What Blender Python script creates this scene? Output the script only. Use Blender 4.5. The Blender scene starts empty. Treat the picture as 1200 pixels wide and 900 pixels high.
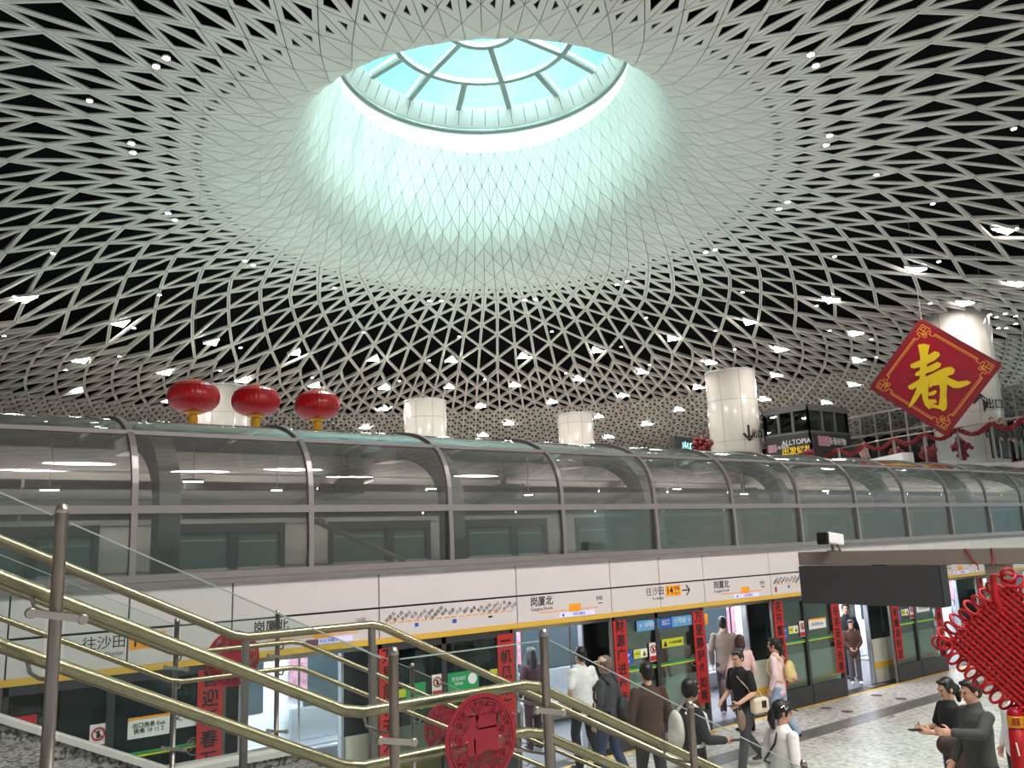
import bpy, bmesh, math, random
from mathutils import Vector, Matrix
random.seed(7)
PI = math.pi
C = bpy.context.scene.collection
ZC = 3.3                                   # eye height above the platform floor
# ---------------------------------------------------------------- camera
F = 985.0
RM = Matrix(((0.79425047, -0.08370178, -0.60179747), (-0.60633372, -0.17286201, -0.77619466), (-0.03905905, 0.98138307, -0.18804695)))
cam_d = bpy.data.cameras.new('camera'); cam = bpy.data.objects.new('camera', cam_d); C.objects.link(cam)
cam.matrix_world = Matrix.Translation((0, 0, ZC)) @ RM.to_4x4()
cam_d.sensor_fit = 'HORIZONTAL'; cam_d.sensor_width = 36.0; cam_d.lens = 36.0 * F / 1200.0
cam_d.clip_start = 0.05; cam_d.clip_end = 500
bpy.context.scene.camera = cam
def ray(x, y): return (RM @ Vector(((x - 600) / F, -(y - 450) / F, -1.0))).normalized()
EYE = Vector((0, 0, ZC))
def on_y(x, y, Y): d = ray(x, y); return EYE + d * (Y / d.y)
def on_z(x, y, z): d = ray(x, y); return EYE + d * ((z - ZC) / d.z)
def on_x(x, y, X): d = ray(x, y); return EYE + d * (X / d.x)
def at_depth(x, y, dep):
    d = ray(x, y); c = -(RM.transposed() @ d).z; return EYE + d * (dep / c)
# ---------------------------------------------------------------- materials
def lin(c):
    o = []
    for v in c:
        v /= 255.0
        o.append(v / 12.92 if v <= 0.04045 else ((v + 0.055) / 1.055) ** 2.4)
    return (o[0], o[1], o[2], 1.0)
def mat(name, rgb, rough=0.5, metal=0.0, var=0.06, scale=6.0, bump=0.0, emit=None, es=0.0, alpha=None, spec=0.5, stretch=None):
    m = bpy.data.materials.new(name); m.use_nodes = True
    nt = m.node_tree; b = nt.nodes['Principled BSDF']
    b.inputs['Roughness'].default_value = rough; b.inputs['Metallic'].default_value = metal
    b.inputs['Specular IOR Level'].default_value = spec
    c = lin(rgb)
    if var > 0:
        tc = nt.nodes.new('ShaderNodeTexCoord'); mp = nt.nodes.new('ShaderNodeMapping')
        nz = nt.nodes.new('ShaderNodeTexNoise'); nz.inputs['Scale'].default_value = scale; nz.inputs['Detail'].default_value = 4
        rp = nt.nodes.new('ShaderNodeValToRGB')
        rp.color_ramp.elements[0].position = .3; rp.color_ramp.elements[1].position = .7
        rp.color_ramp.elements[0].color = tuple(v * (1 - var) for v in c[:3]) + (1,)
        rp.color_ramp.elements[1].color = tuple(min(1, v * (1 + var)) for v in c[:3]) + (1,)
        if stretch: mp.inputs['Scale'].default_value = stretch
        nt.links.new(tc.outputs['Object'], mp.inputs[0]); nt.links.new(mp.outputs[0], nz.inputs['Vector'])
        nt.links.new(nz.outputs['Fac'], rp.inputs[0]); nt.links.new(rp.outputs[0], b.inputs['Base Color'])
        if bump:
            bp = nt.nodes.new('ShaderNodeBump'); bp.inputs['Strength'].default_value = bump
            nt.links.new(nz.outputs['Fac'], bp.inputs['Height']); nt.links.new(bp.outputs[0], b.inputs['Normal'])
    else:
        b.inputs['Base Color'].default_value = c
    if emit:
        b.inputs['Emission Color'].default_value = lin(emit); b.inputs['Emission Strength'].default_value = es
    if alpha is not None: b.inputs['Alpha'].default_value = alpha
    return m
def glass(name, tint, rough=0.02, ior=1.5, boost=1.0, film=None, film_fac=0.0):
    m = bpy.data.materials.new(name); m.use_nodes = True; nt = m.node_tree; nt.nodes.clear()
    out = nt.nodes.new('ShaderNodeOutputMaterial'); mix = nt.nodes.new('ShaderNodeMixShader')
    tr = nt.nodes.new('ShaderNodeBsdfTransparent'); tr.inputs[0].default_value = lin(tint)
    gl = nt.nodes.new('ShaderNodeBsdfGlossy'); gl.inputs['Roughness'].default_value = rough; gl.inputs[0].default_value = (.95, 1, .98, 1)
    fr = nt.nodes.new('ShaderNodeFresnel'); fr.inputs[0].default_value = ior
    mu = nt.nodes.new('ShaderNodeMath'); mu.operation = 'MULTIPLY'; mu.use_clamp = True; mu.inputs[1].default_value = boost
    nt.links.new(fr.outputs[0], mu.inputs[0]); nt.links.new(mu.outputs[0], mix.inputs[0])
    src = tr.outputs[0]
    if film:
        df = nt.nodes.new('ShaderNodeBsdfDiffuse'); df.inputs[0].default_value = lin(film)
        tc = nt.nodes.new('ShaderNodeTexCoord'); nz = nt.nodes.new('ShaderNodeTexNoise'); nz.inputs['Scale'].default_value = 1.4; nz.inputs['Detail'].default_value = 5
        mr = nt.nodes.new('ShaderNodeMapRange'); mr.inputs[1].default_value = .3; mr.inputs[2].default_value = .7
        mr.inputs[3].default_value = film_fac * .7; mr.inputs[4].default_value = film_fac * 1.3
        nt.links.new(tc.outputs['Object'], nz.inputs['Vector']); nt.links.new(nz.outputs['Fac'], mr.inputs[0])
        m2 = nt.nodes.new('ShaderNodeMixShader'); nt.links.new(mr.outputs[0], m2.inputs[0])
        nt.links.new(tr.outputs[0], m2.inputs[1]); nt.links.new(df.outputs[0], m2.inputs[2]); src = m2.outputs[0]
    nt.links.new(src, mix.inputs[1]); nt.links.new(gl.outputs[0], mix.inputs[2]); nt.links.new(mix.outputs[0], out.inputs[0])
    return m
def speckle(name, base, spots, scale, rough, thr=(.45, .6)):
    m = bpy.data.materials.new(name); m.use_nodes = True; nt = m.node_tree; b = nt.nodes['Principled BSDF']
    tc = nt.nodes.new('ShaderNodeTexCoord'); vo = nt.nodes.new('ShaderNodeTexVoronoi'); vo.inputs['Scale'].default_value = scale
    nz = nt.nodes.new('ShaderNodeTexNoise'); nz.inputs['Scale'].default_value = scale * .7; nz.inputs['Detail'].default_value = 6
    rp = nt.nodes.new('ShaderNodeValToRGB'); rp.color_ramp.elements[0].position = thr[0]; rp.color_ramp.elements[1].position = thr[1]
    rp.color_ramp.elements[0].color = lin(spots); rp.color_ramp.elements[1].color = lin(base)
    mx = nt.nodes.new('ShaderNodeMixRGB'); mx.blend_type = 'MULTIPLY'; mx.inputs[0].default_value = .35
    bw = nt.nodes.new('ShaderNodeRGBToBW')
    nt.links.new(tc.outputs['Object'], vo.inputs['Vector']); nt.links.new(tc.outputs['Object'], nz.inputs['Vector'])
    nt.links.new(nz.outputs['Fac'], rp.inputs[0]); nt.links.new(rp.outputs[0], mx.inputs[1])
    nt.links.new(vo.outputs['Color'], bw.inputs[0]); nt.links.new(bw.outputs[0], mx.inputs[2])
    nt.links.new(mx.outputs[0], b.inputs['Base Color']); b.inputs['Roughness'].default_value = rough
    return m
M = {
 'panel': mat('white_perforated_panel', (213, 207, 201), .5, 0, .04, .8),
 'back': mat('dark_void', (20, 20, 22), .95, 0, .2, .5, spec=.1),
 'seam': mat('dark_seam', (62, 66, 64), .9, 0, .1, 2),
 'frame': mat('skylight_frame_grey', (132, 136, 132), .5, 0, .05, 2),
 'curb': mat('skylight_curb_white', (245, 246, 244), .5, 0, .03, 2),
 'skyglass': glass('skylight_glass', (225, 245, 245), .02, 1.45, .6),
 'tubeglass': glass('canopy_glass', (226, 228, 226), .035, 1.5, 1.3, (178, 175, 172), .13),
 'lowglass': glass('canopy_low_glass', (218, 222, 219), .03, 1.45, .9, (160, 160, 158), .05),
 'railglass': glass('railing_glass', (236, 243, 240), .01, 1.4, .4, (190, 200, 196), .012),
 'screenglass': glass('screen_door_glass', (222, 232, 228), .01, 1.42, .6),
 'roomglass': glass('partition_glass', (190, 198, 198), .02, 1.5, 1.0),
 'edgeglass': mat('glass_edge', (160, 172, 166), .2, 0, .05, 4),
 'mullion': mat('satin_aluminium', (146, 138, 137), .38, .55, .05, 3),
 'sill': mat('grey_sill_metal', (128, 122, 121), .5, .2, .06, 2),
 'fascia': mat('white_fascia_panel', (214, 205, 203), .35, 0, .02, 1.2),
 'fseam': mat('dark_joint', (40, 38, 40), .8, 0, .1, 4),
 'yellow': mat('ochre_stripe', (222, 176, 62), .45, 0, .04, 3),
 'ink': mat('black_ink', (28, 26, 28), .6, 0, .1, 8),
 'orange': mat('orange_print', (250, 160, 20), .5, 0, .04, 8),
 'lilac': mat('pale_lilac_display', (205, 200, 245), .5, 0, .04, 8, emit=(215, 210, 250), es=.25),
 'blueink': mat('blue_print', (60, 80, 190), .5, 0, .04, 8),
 'red': mat('red_paper', (178, 34, 32), .7, 0, .06, 5),
 'redtxt': mat('black_brush_ink', (30, 12, 12), .7, 0, .1, 8),
 'concrete': mat('grey_concrete', (182, 177, 172), .85, 0, .22, .9, .1, stretch=(1, 1, 4)),
 'concrete2': mat('dark_concrete', (134, 130, 127), .85, 0, .2, 1.2, .1),
 'darkframe': mat('dark_window_frame', (38, 38, 38), .5, .2, .1, 3),
 'greenpane': mat('green_tinted_pane', (82, 104, 94), .12, 0, .25, .8),
 'black': mat('black_metal', (18, 18, 19), .4, .1, .1, 3),
 'dkgrey': mat('charcoal_panel', (52, 52, 54), .45, .1, .06, 2),
 'board': mat('charcoal_board_back', (56, 56, 58), .55, 0, .04, 2),
 'beamgrey': mat('grey_gantry_metal', (124, 114, 106), .55, .2, .04, 2),
 'steel': mat('brushed_stainless', (168, 158, 148), .3, .9, .06, 14, stretch=(1, 8, 8)),
 'steel2': mat('dull_stainless', (132, 124, 118), .36, .85, .06, 14),
 'brass': mat('warm_handrail_steel', (160, 148, 118), .27, .9, .06, 10),
 'granite': speckle('speckled_granite', (176, 172, 166), (70, 66, 64), 46, .45, (.42, .56)),
 'stone_edge': mat('pale_stone_edge', (206, 202, 196), .5, 0, .05, 6),
 'terrazzo': speckle('pale_terrazzo', (226, 222, 214), (176, 168, 156), 15, .38, (.36, .52)),
 'greystrip': speckle('grey_terrazzo_strip', (140, 136, 132), (112, 108, 104), 18, .3),
 'brown': mat('brown_tactile_disc', (120, 92, 88), .6, 0, .1, 8),
 'conc_floor': mat('pale_concourse_floor', (200, 196, 190), .35, 0, .06, 1),
 'column': mat('glossy_white_column', (205, 198, 190), .22, 0, .03, 1),
 'lamp': mat('lamp_diffuser', (255, 255, 255), .5, 0, 0, emit=(255, 250, 244), es=110),
 'lamp_small': mat('downlight_lens', (255, 255, 255), .5, 0, 0, emit=(255, 250, 250), es=25),
 'lampbody': mat('lamp_housing', (200, 200, 200), .5, 0, .03),
 'lantern': mat('red_satin_lantern', (178, 10, 20), .3, 0, .1, 10),
 'gold': mat('golden_fringe', (214, 152, 22), .45, .1, .1, 12),
 'signred': mat('crimson_sign_board', (160, 3, 36), .38, 0, .06, 1, spec=.35),
 'signdark': mat('dark_red_edge', (132, 10, 24), .5, 0, .06, 2),
 'yel': mat('bright_yellow_brush', (240, 200, 10), .5, 0, .04, 3),
 'trainwhite': mat('train_interior_white', (226, 230, 236), .4, 0, .03, 2),
 'trainext': mat('train_cream_side', (206, 202, 188), .35, .1, .03, 2),
 'trainblk': mat('train_black_band', (9, 10, 11), .3, 0, .1, 2),
 'trainwin': mat('train_dark_window', (60, 72, 78), .06, 0, .1, 2),
 'trainfloor': mat('train_grey_floor', (112, 112, 118), .5, 0, .08, 3),
 'seat': mat('brushed_seat_metal', (176, 182, 190), .3, .6, .05, 6),
 'trainlamp': mat('train_ceiling_lamp', (255, 255, 255), .5, 0, 0, emit=(240, 246, 255), es=15),
 'knot': mat('red_silk_cord', (176, 6, 14), .55, 0, .1, 30),
 'white': mat('white_plastic', (232, 230, 228), .4, 0, .03, 4),
 'green': mat('green_print', (28, 150, 84), .5, 0, .05, 6),
 'lime': mat('lime_yellow_print', (196, 200, 40), .5, 0, .05, 6),
 'blue': mat('blue_sign_print', (40, 88, 170), .45, 0, .05, 6),
 'sky': mat('light_blue_print', (96, 158, 205), .45, 0, .05, 6),
 'pink': mat('pink_poster', (176, 128, 146), .5, 0, .3, 9),
 'film': None,
 'tracklamp': mat('linear_lamp_diffuser', (255, 255, 255), .5, 0, 0, emit=(255, 248, 240), es=15),
 'addedlow': mat('added_low_lamp', (255, 255, 255), .5, 0, 0, emit=(255, 248, 240), es=9),  # glow of the added lower lamps inside the canopy
 'kioskframe': mat('dark_kiosk_metal', (96, 94, 94), .5, .2, .06, 2),
}
def filmmat():
    m = bpy.data.materials.new('translucent_red_film'); m.use_nodes = True; nt = m.node_tree; b = nt.nodes['Principled BSDF']
    b.inputs['Base Color'].default_value = lin((140, 12, 38)); b.inputs['Roughness'].default_value = .4
    tc = nt.nodes.new('ShaderNodeTexCoord'); nz = nt.nodes.new('ShaderNodeTexNoise'); nz.inputs['Scale'].default_value = 22; nz.inputs['Detail'].default_value = 3
    mr = nt.nodes.new('ShaderNodeMapRange'); mr.inputs[1].default_value = .42; mr.inputs[2].default_value = .56; mr.inputs[3].default_value = .25; mr.inputs[4].default_value = .72
    nt.links.new(tc.outputs['Object'], nz.inputs['Vector']); nt.links.new(nz.outputs['Fac'], mr.inputs[0]); nt.links.new(mr.outputs[0], b.inputs['Alpha'])
    return m
M['film'] = filmmat()
# ---------------------------------------------------------------- mesh building
ORG = {}
class MB:
    def __init__(s): s.v = []; s.f = []; s.mi = []; s.sm = []
    def add(s, vs, fs, mi=0, smooth=False):
        o = len(s.v); s.v += [Vector(v) for v in vs]
        for f in fs: s.f.append(tuple(i + o for i in f)); s.mi.append(mi); s.sm.append(smooth)
        return s
    def box(s, lo, hi, mi=0, mtx=None):
        x0, y0, z0 = lo; x1, y1, z1 = hi
        vs = [Vector(p) for p in ((x0,y0,z0),(x1,y0,z0),(x1,y1,z0),(x0,y1,z0),(x0,y0,z1),(x1,y0,z1),(x1,y1,z1),(x0,y1,z1))]
        if mtx: vs = [mtx @ v for v in vs]
        return s.add(vs, [(0,3,2,1),(4,5,6,7),(0,1,5,4),(1,2,6,5),(2,3,7,6),(3,0,4,7)], mi)
    def bevbox(s, lo, hi, b=.01, mi=0, mtx=None):
        bm = bmesh.new(); bmesh.ops.create_cube(bm, size=1)
        for v in bm.verts: v.co = Vector([(lo[i] + hi[i]) / 2 + v.co[i] * (hi[i] - lo[i]) for i in range(3)])
        bmesh.ops.bevel(bm, geom=bm.edges[:], offset=b, segments=2, affect='EDGES', profile=.6)
        bm.verts.index_update()
        vs = [(mtx @ v.co) if mtx else v.co.copy() for v in bm.verts]; fs = [[v.index for v in f.verts] for f in bm.faces]; bm.free()
        return s.add(vs, fs, mi, False)
    def bar(s, a, b, w, h, mi=0, up=(0,0,1)):
        a = Vector(a); b = Vector(b); t = (b - a).normalized(); u = Vector(up)
        sd = t.cross(u)
        if sd.length < 1e-4: sd = t.cross(Vector((0,1,0)))
        sd.normalize(); u = sd.cross(t).normalized()
        vs = []
        for p in (a, b):
            for (i, j) in ((-1,-1),(1,-1),(1,1),(-1,1)): vs.append(p + sd * (i * w / 2) + u * (j * h / 2))
        return s.add(vs, [(0,1,2,3),(7,6,5,4),(0,4,5,1),(1,5,6,2),(2,6,7,3),(3,7,4,0)], mi)
    def tube(s, pts, r, n=10, mi=0, caps=True, closed=False):
        pts = [Vector(p) for p in pts]; k = len(pts)
        rr = r if isinstance(r, (list, tuple)) else [r] * k
        t0 = (pts[1] - pts[0]).normalized(); ref = Vector((0,0,1)) if abs(t0.z) < .9 else Vector((1,0,0))
        nrm = (ref - t0 * ref.dot(t0)).normalized(); rings = []
        for i in range(k):
            if closed: t = (pts[(i + 1) % k] - pts[i - 1]).normalized()
            else:
                a = (pts[i] - pts[i-1]).normalized() if i > 0 else None; b = (pts[i+1] - pts[i]).normalized() if i < k - 1 else None
                t = ((a or b) + (b or a)).normalized()
            nrm = (nrm - t * nrm.dot(t)).normalized(); bn = t.cross(nrm)
            rings.append([pts[i] + (nrm * math.cos(2*PI*j/n) + bn * math.sin(2*PI*j/n)) * rr[i] for j in range(n)])
        vs = [v for rg in rings for v in rg]; fs = []
        for i in range(k if closed else k - 1):
            i2 = (i + 1) % k
            for j in range(n): fs.append((i*n+j, i2*n+j, i2*n+(j+1)%n, i*n+(j+1)%n)[::-1])
        s.add(vs, fs, mi, True)
        if caps and not closed:
            o = len(s.v) - len(vs)
            s.f.append(tuple(o + j for j in range(n))); s.mi.append(mi); s.sm.append(False)
            s.f.append(tuple(o + (k-1)*n + j for j in range(n))[::-1]); s.mi.append(mi); s.sm.append(False)
        return s
    def lathe(s, prof, c=(0,0,0), n=24, mi=0, axis=None, ripple=0, rn=0):
        c = Vector(c); A = Matrix.Identity(3)
        if axis: A = Vector((0,0,1)).rotation_difference(Vector(axis)).to_matrix()
        vs = []; fs = []
        for (r, z) in prof:
            for j in range(n):
                a = 2*PI*j/n; q = r * (1 + ripple * math.cos(rn * a)); vs.append(c + A @ Vector((q*math.cos(a), q*math.sin(a), z)))
        for i in range(len(prof) - 1):
            for j in range(n): fs.append((i*n+j, i*n+(j+1)%n, (i+1)*n+(j+1)%n, (i+1)*n+j))
        s.add(vs, fs, mi, True); o = len(s.v) - len(vs); k = len(prof)
        if prof[0][0] > 1e-6: s.f.append(tuple(o + j for j in range(n))[::-1]); s.mi.append(mi); s.sm.append(False)
        if prof[-1][0] > 1e-6: s.f.append(tuple(o + (k-1)*n + j for j in range(n))); s.mi.append(mi); s.sm.append(False)
        return s
    def ell(s, c, r, mi=0, n=14, m=9, mtx=None):
        vs = []; fs = []; c = Vector(c)
        for i in range(m + 1):
            th = PI * i / m
            for j in range(n):
                p = Vector((r[0]*math.sin(th)*math.cos(2*PI*j/n), r[1]*math.sin(th)*math.sin(2*PI*j/n), r[2]*math.cos(th)))
                vs.append(c + (mtx @ p if mtx else p))
        for i in range(m):
            for j in range(n): fs.append((i*n+j, (i+1)*n+j, (i+1)*n+(j+1)%n, i*n+(j+1)%n))
        return s.add(vs, fs, mi, True)
    def prism(s, poly, off, mi=0):
        off = Vector(off); p = [Vector(q) for q in poly]; n = len(p)
        s.add(p + [q + off for q in p], [tuple(range(n))[::-1], tuple(range(n, 2*n))] + [(i, (i+1)%n, n+(i+1)%n, n+i) for i in range(n)], mi)
        return s
    def text(s, txt, mtx, size, thick=.004, mi=0, ax='CENTER', bold=0.0):
        cu = bpy.data.curves.new('t', 'FONT'); cu.body = txt; cu.size = size; cu.align_x = ax; cu.align_y = 'CENTER'; cu.extrude = thick / 2; cu.offset = bold
        cu.resolution_u = 3
        ob = bpy.data.objects.new('t', cu); C.objects.link(ob); dg = bpy.context.evaluated_depsgraph_get(); dg.update()
        me = bpy.data.meshes.new_from_object(ob.evaluated_get(dg))
        s.add([mtx @ v.co for v in me.vertices], [tuple(p.vertices) for p in me.polygons], mi)
        bpy.data.objects.remove(ob); bpy.data.curves.remove(cu); bpy.data.meshes.remove(me); return s
    def build(s, name, mats, parent=None, smooth=None, fixn=False):
        if not isinstance(mats, (list, tuple)): mats = [mats]
        me = bpy.data.meshes.new(name); o = Vector((0,0,0))
        if parent is not None: o = ORG.get(parent.name, Vector((0,0,0)))
        me.from_pydata([v - o for v in s.v], [], s.f)
        for m in mats: me.materials.append(m)
        me.polygons.foreach_set('material_index', s.mi)
        me.polygons.foreach_set('use_smooth', [bool(x) if smooth is None else smooth for x in s.sm])
        if fixn:
            bm = bmesh.new(); bm.from_mesh(me); bmesh.ops.recalc_face_normals(bm, faces=bm.faces); bm.to_mesh(me); bm.free()
        me.update(); ob = bpy.data.objects.new(name, me); C.objects.link(ob)
        if parent is not None: ob.parent = parent; ORG[ob.name] = o
        return ob
def thing(name, label, cat, loc=(0,0,0), group=None):
    o = bpy.data.objects.new(name, None); C.objects.link(o); o.location = loc; o.empty_display_size = .1
    ORG[o.name] = Vector(loc); o['label'] = label; o['category'] = cat
    if group: o['group'] = group
    return o
def tag(o, label, cat, group=None):
    o['label'] = label; o['category'] = cat
    if group: o['group'] = group
    return o
def struct(o): o['kind'] = 'structure'; return o
def plate_mtx(p, xa, ya):                     # local x,y -> axes, for text and flat shapes
    xa = Vector(xa).normalized(); ya = Vector(ya).normalized(); n = xa.cross(ya)
    return Matrix(((xa.x, ya.x, n.x, p[0]), (xa.y, ya.y, n.y, p[1]), (xa.z, ya.z, n.z, p[2]), (0, 0, 0, 1)))
def front(x, y, z): return plate_mtx((x, y, z), (1, 0, 0), (0, 0, 1))     # faces the stairs (-Y)
def disc(mb, m, r, t, n=32, mi=0, hole=0):
    if hole:
        vs = []
        for zz in (0, t):
            for rr in (hole, r): vs += [m @ Vector((rr*math.cos(2*PI*j/n), rr*math.sin(2*PI*j/n), zz)) for j in range(n)]
        fs = []
        for j in range(n):
            k = (j+1) % n
            fs += [(j, k, n+k, n+j), (2*n+j, 3*n+j, 3*n+k, 2*n+k), (n+j, n+k, 3*n+k, 3*n+j), (j, 2*n+j, 2*n+k, k)]
        mb.add(vs, fs, mi)
    else:
        mb.prism([m @ Vector((r*math.cos(2*PI*j/n), r*math.sin(2*PI*j/n), 0)) for j in range(n)], (m.to_3x3() @ Vector((0,0,t))), mi)
# ================================================================ the ceiling: a perforated funnel around a round skylight
S = 0.95; D0 = 28.0; AZ = 0.638632
UU = Vector((math.sin(AZ), math.cos(AZ), 0)); VV = Vector((UU.y, -UU.x, 0)); AX = UU * (D0 * S)
def elev_tan(y):
    d = ray(562 + .035 * (y - 39), y); return d.z / math.hypot(d.x, d.y)
LVK = [0,2,4,6,8,9,10,11,12,13,14,15,16,17,18,19,20]
LVR = [5.2995, 5.7466, 6.2183, 6.827, 7.7123, 8.277, 8.9803, 9.6976, 10.4988, 11.4429, 12.5852, 13.9158, 15.0693, 16.2976, 17.6534, 19.152, 20.7176]
LVZ = [16.9569, 15.6525, 14.3679, 13.2909, 12.6124, 12.3795, 12.2285, 12.1719, 12.1723, 12.1517, 12.1181, 12.0953, 11.8804, 11.5727, 11.1071, 10.5603, 9.9325]
LVT = [0.0966, 0.0927, 0.0886, 0.0831, 0.0747, 0.068, 0.0613, 0.0568, 0.0516, 0.0477, 0.0465, 0.0454, 0.0408, 0.0331, 0.0237, 0.0131, 0.0023]
LVU = [0.0075, 0.0023, -0.011, -0.0467, -0.1087, -0.1508, -0.2038, -0.2642, -0.3336, -0.4125, -0.5027, -0.6031, -0.6961, -0.795, -0.9018, -1.0174, -1.1369]
LVV = [-0.0126, -0.002, 0.0154, 0.0326, 0.0549, 0.0752, 0.0869, 0.0993, 0.1112, 0.1179, 0.1177, 0.1037, 0.0824, 0.0576, 0.0275, -0.0051, -0.0385]
LVS = [-0.0009, 0.0067, 0.0141, 0.0209, 0.0236, 0.02, 0.0091, -0.0011, -0.0075, -0.011, -0.0128, -0.013, -0.011, -0.0072, -0.0019, 0.0045, 0.0112]
Y2 = [437,445,453.3,460.7,467.3,474,481]
Y3 = [481 + 3.65*i - .03*i*i for i in range(24)]
def bl(x, pts):
    if x <= pts[0][0]: return pts[0][1]
    for (a, p), (b, q) in zip(pts, pts[1:]):
        if x <= b: return p + (q - p)*(x - a)/(b - a)
    return pts[-1][1]
def level(l): return tuple(bl(l, list(zip(LVK, q))) for q in (LVR, LVZ, LVT, LVS, LVV, LVU))
FAR = [(19.58, 9.93), (27.8, 9.27), (31.5, 8.66), (34.6, 8.21), (60, 4.6)]
def lev_from(y):
    te = elev_tan(y); r = 25.0
    for _ in range(60): r = .5*r + .5*(bl(r, FAR)/te - D0)
    return (r + 1.137, bl(r, FAR), .0, .0112, -.0385, -1.137)
def surf(lv, th, dz=0.0):
    r, z, t, s_, cv, cu = lv if len(lv) == 6 else (lv[0], lv[1], 0, 0, 0, 0)
    u = r*math.cos(th); v = r*math.sin(th)
    return AX + (UU*(cu + u) + VV*(cv + v))*S + Vector((0, 0, ZC + (z - t*u + s_*v)*S + dz))
L1 = [level(l) for l in range(21)]
L2 = [L1[-1]] + [lev_from(y) for y in Y2[1:]]
L3 = [L2[-1]] + [lev_from(y) for y in Y3[1:]]
N1 = 116; TH0 = -0.043273
def node(zone, k, m):
    if zone == 1: return surf(L1[m], TH0 + 2*PI*k/N1)
    if zone == 2:
        if m < 0: return node(1, k//2, 20 + m//2)
        return surf(L2[m], TH0 + 2*PI*k/(2*N1))
    if m < 0: return node(2, k//2, 6 + m//2)
    return surf(L3[m], TH0 + 2*PI*k/(4*N1))
cel = MB()
def cell(pts, s, depth, gap=.012):
    """one panel: outer edge inset by a joint, a hole of scale s, walls up to depth"""
    n = len(pts)
    if n == 3:
        a, b, c = (pts[1]-pts[2]).length, (pts[2]-pts[0]).length, (pts[0]-pts[1]).length
        ce = (pts[0]*a + pts[1]*b + pts[2]*c)/(a+b+c)
        per = a+b+c; ar = (pts[1]-pts[0]).cross(pts[2]-pts[0]).length/2; inr = 2*ar/per
    else:
        ce = sum(pts, Vector())/n; inr = min((p-ce).length for p in pts)*.6
    so = max(.5, 1 - gap/max(inr, .02)) if n == 3 or s > 0 else .994; up = Vector((0, 0, depth))
    nrm = (pts[1]-pts[0]).cross(pts[2]-pts[0]).normalized()
    tow = (AX + Vector((0,0,ZC+6)) - ce)
    if nrm.dot(tow) > 0: nrm = -nrm            # away from the room
    up = nrm*depth
    O = [p + (ce-p).normalized()*min((ce-p).length*(1-so), .03) for p in pts]
    if s <= 0:
        cel.add(O + [p + nrm*.05 for p in O], [tuple(range(n))] + [(i, (i+1)%n, n+(i+1)%n, n+i) for i in range(n)], 0)
        return
    I = [ce + (p-ce)*s for p in pts]
    vs = O + I + [p + up for p in I] + [p + up*.3 for p in O]
    fs = []
    for i in range(n):
        j = (i+1) % n
        fs += [(i, j, n+j, n+i), (n+i, n+j, 2*n+j, 2*n+i), (i, 3*n+i, 3*n+j, j)]
    cel.add(vs, fs, 0)
HS = {11:.27,12:.47,13:.60,14:.69,15:.76,16:.80,17:.83,18:.85,19:.865}
def vis(p): return p.y > -9.0
# collar of plain panels right under the skylight ring
RING = (5.32, 17.45)
for k in range(N1):
    k2 = (k+1) % N1
    top = [surf(RING, TH0+2*PI*k/N1), surf(RING, TH0+2*PI*(k+1)/N1)]
    v0, v1 = node(1, k, 0), node(1, k2, 0)
    cell([top[0], top[1], v1, v0], 0, .05, .004)
    ev, od = (k, k2) if k % 2 == 0 else (k2, k)          # fill between the first full node and its half-step neighbour
    cell([node(1, ev, 0), node(1, od, 0), node(1, od, 1)], 0, .05, .004)
for zone, NN, nl in ((1, N1, 20), (2, 2*N1, 6), (3, 4*N1, len(L3)-1)):
    for k in range(NN):
        for sg in (1, -1):
            kn = (k + sg) % NN
            for m in range(k % 2, nl - 1, 2):
                p = [node(zone, k, m), node(zone, k, m+2), node(zone, kn, m+1)]
                if not vis(p[0]): continue
                if zone == 1:
                    s = HS.get(m+1, 0 if m+1 < 11 else .865); dp = .03 if m+1 < 14 else (.05 if m+1 < 18 else .10)
                elif zone == 2: s, dp = .83, .16
                else: s, dp = .74, .12
                cell(p, s, dp)
    if zone < 3:                                  # the row where every bay splits in two
        Z = zone + 1
        for k in range(NN):
            K = 2*k
            if k % 2 == 1:                       # half-way nodes on these lines
                for sg in (1, -1):
                    q = [node(zone, k, nl-1), node(zone, (k+sg) % NN, nl), node(Z, (K+sg) % (2*NN), 1), node(Z, K, 0)]
                    if vis(q[0]): cell(q, .86, .16)
struct(cel.build('ceiling', M['panel']))
# the black void over the lattice and the joints behind the solid panels
bk = MB(); LA = [RING] + L1[:12]; prof = [(lv, .07) for lv in LA]
bn = 96; vs = []; fs = []
for lv in LA:
    for j in range(bn):
        p = surf((lv[0] + .28, lv[1] + .16) + tuple(lv[2:] if len(lv) == 6 else (0, 0, 0, 0)), 2*PI*j/bn); vs.append(p)
for i in range(len(LA)-1):
    for j in range(bn): fs.append((i*bn+j, i*bn+(j+1)%bn, (i+1)*bn+(j+1)%bn, (i+1)*bn+j))
bk.add(vs, fs, 0, True)
struct(bk.build('ceiling_joint_backing', M['seam']))
bv = MB(); vs = []; fs = []
VP = [((6.95, 14.3), 0), ((8.6, 14.2), 0), ((10.2, 14.2), 0), ((14, 14.3), 0), ((21, 13.7), 0), ((30, 12.3), 0), ((40, 11.0), 0), ((50, 9.0), 0), ((52, 2.0), 0)]
for lv, _ in VP:
    for j in range(bn): vs.append(surf(lv, 2*PI*j/bn))
for i in range(len(VP)-1):
    for j in range(bn):
        f = (i*bn+j, i*bn+(j+1)%bn, (i+1)*bn+(j+1)%bn, (i+1)*bn+j)
        if i < len(VP)-2 or all(vs[q].y > 3 for q in f): fs.append(f)
bv.add(vs, fs, 0, True)
struct(bv.build('ceiling_void', M['back']))
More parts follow.
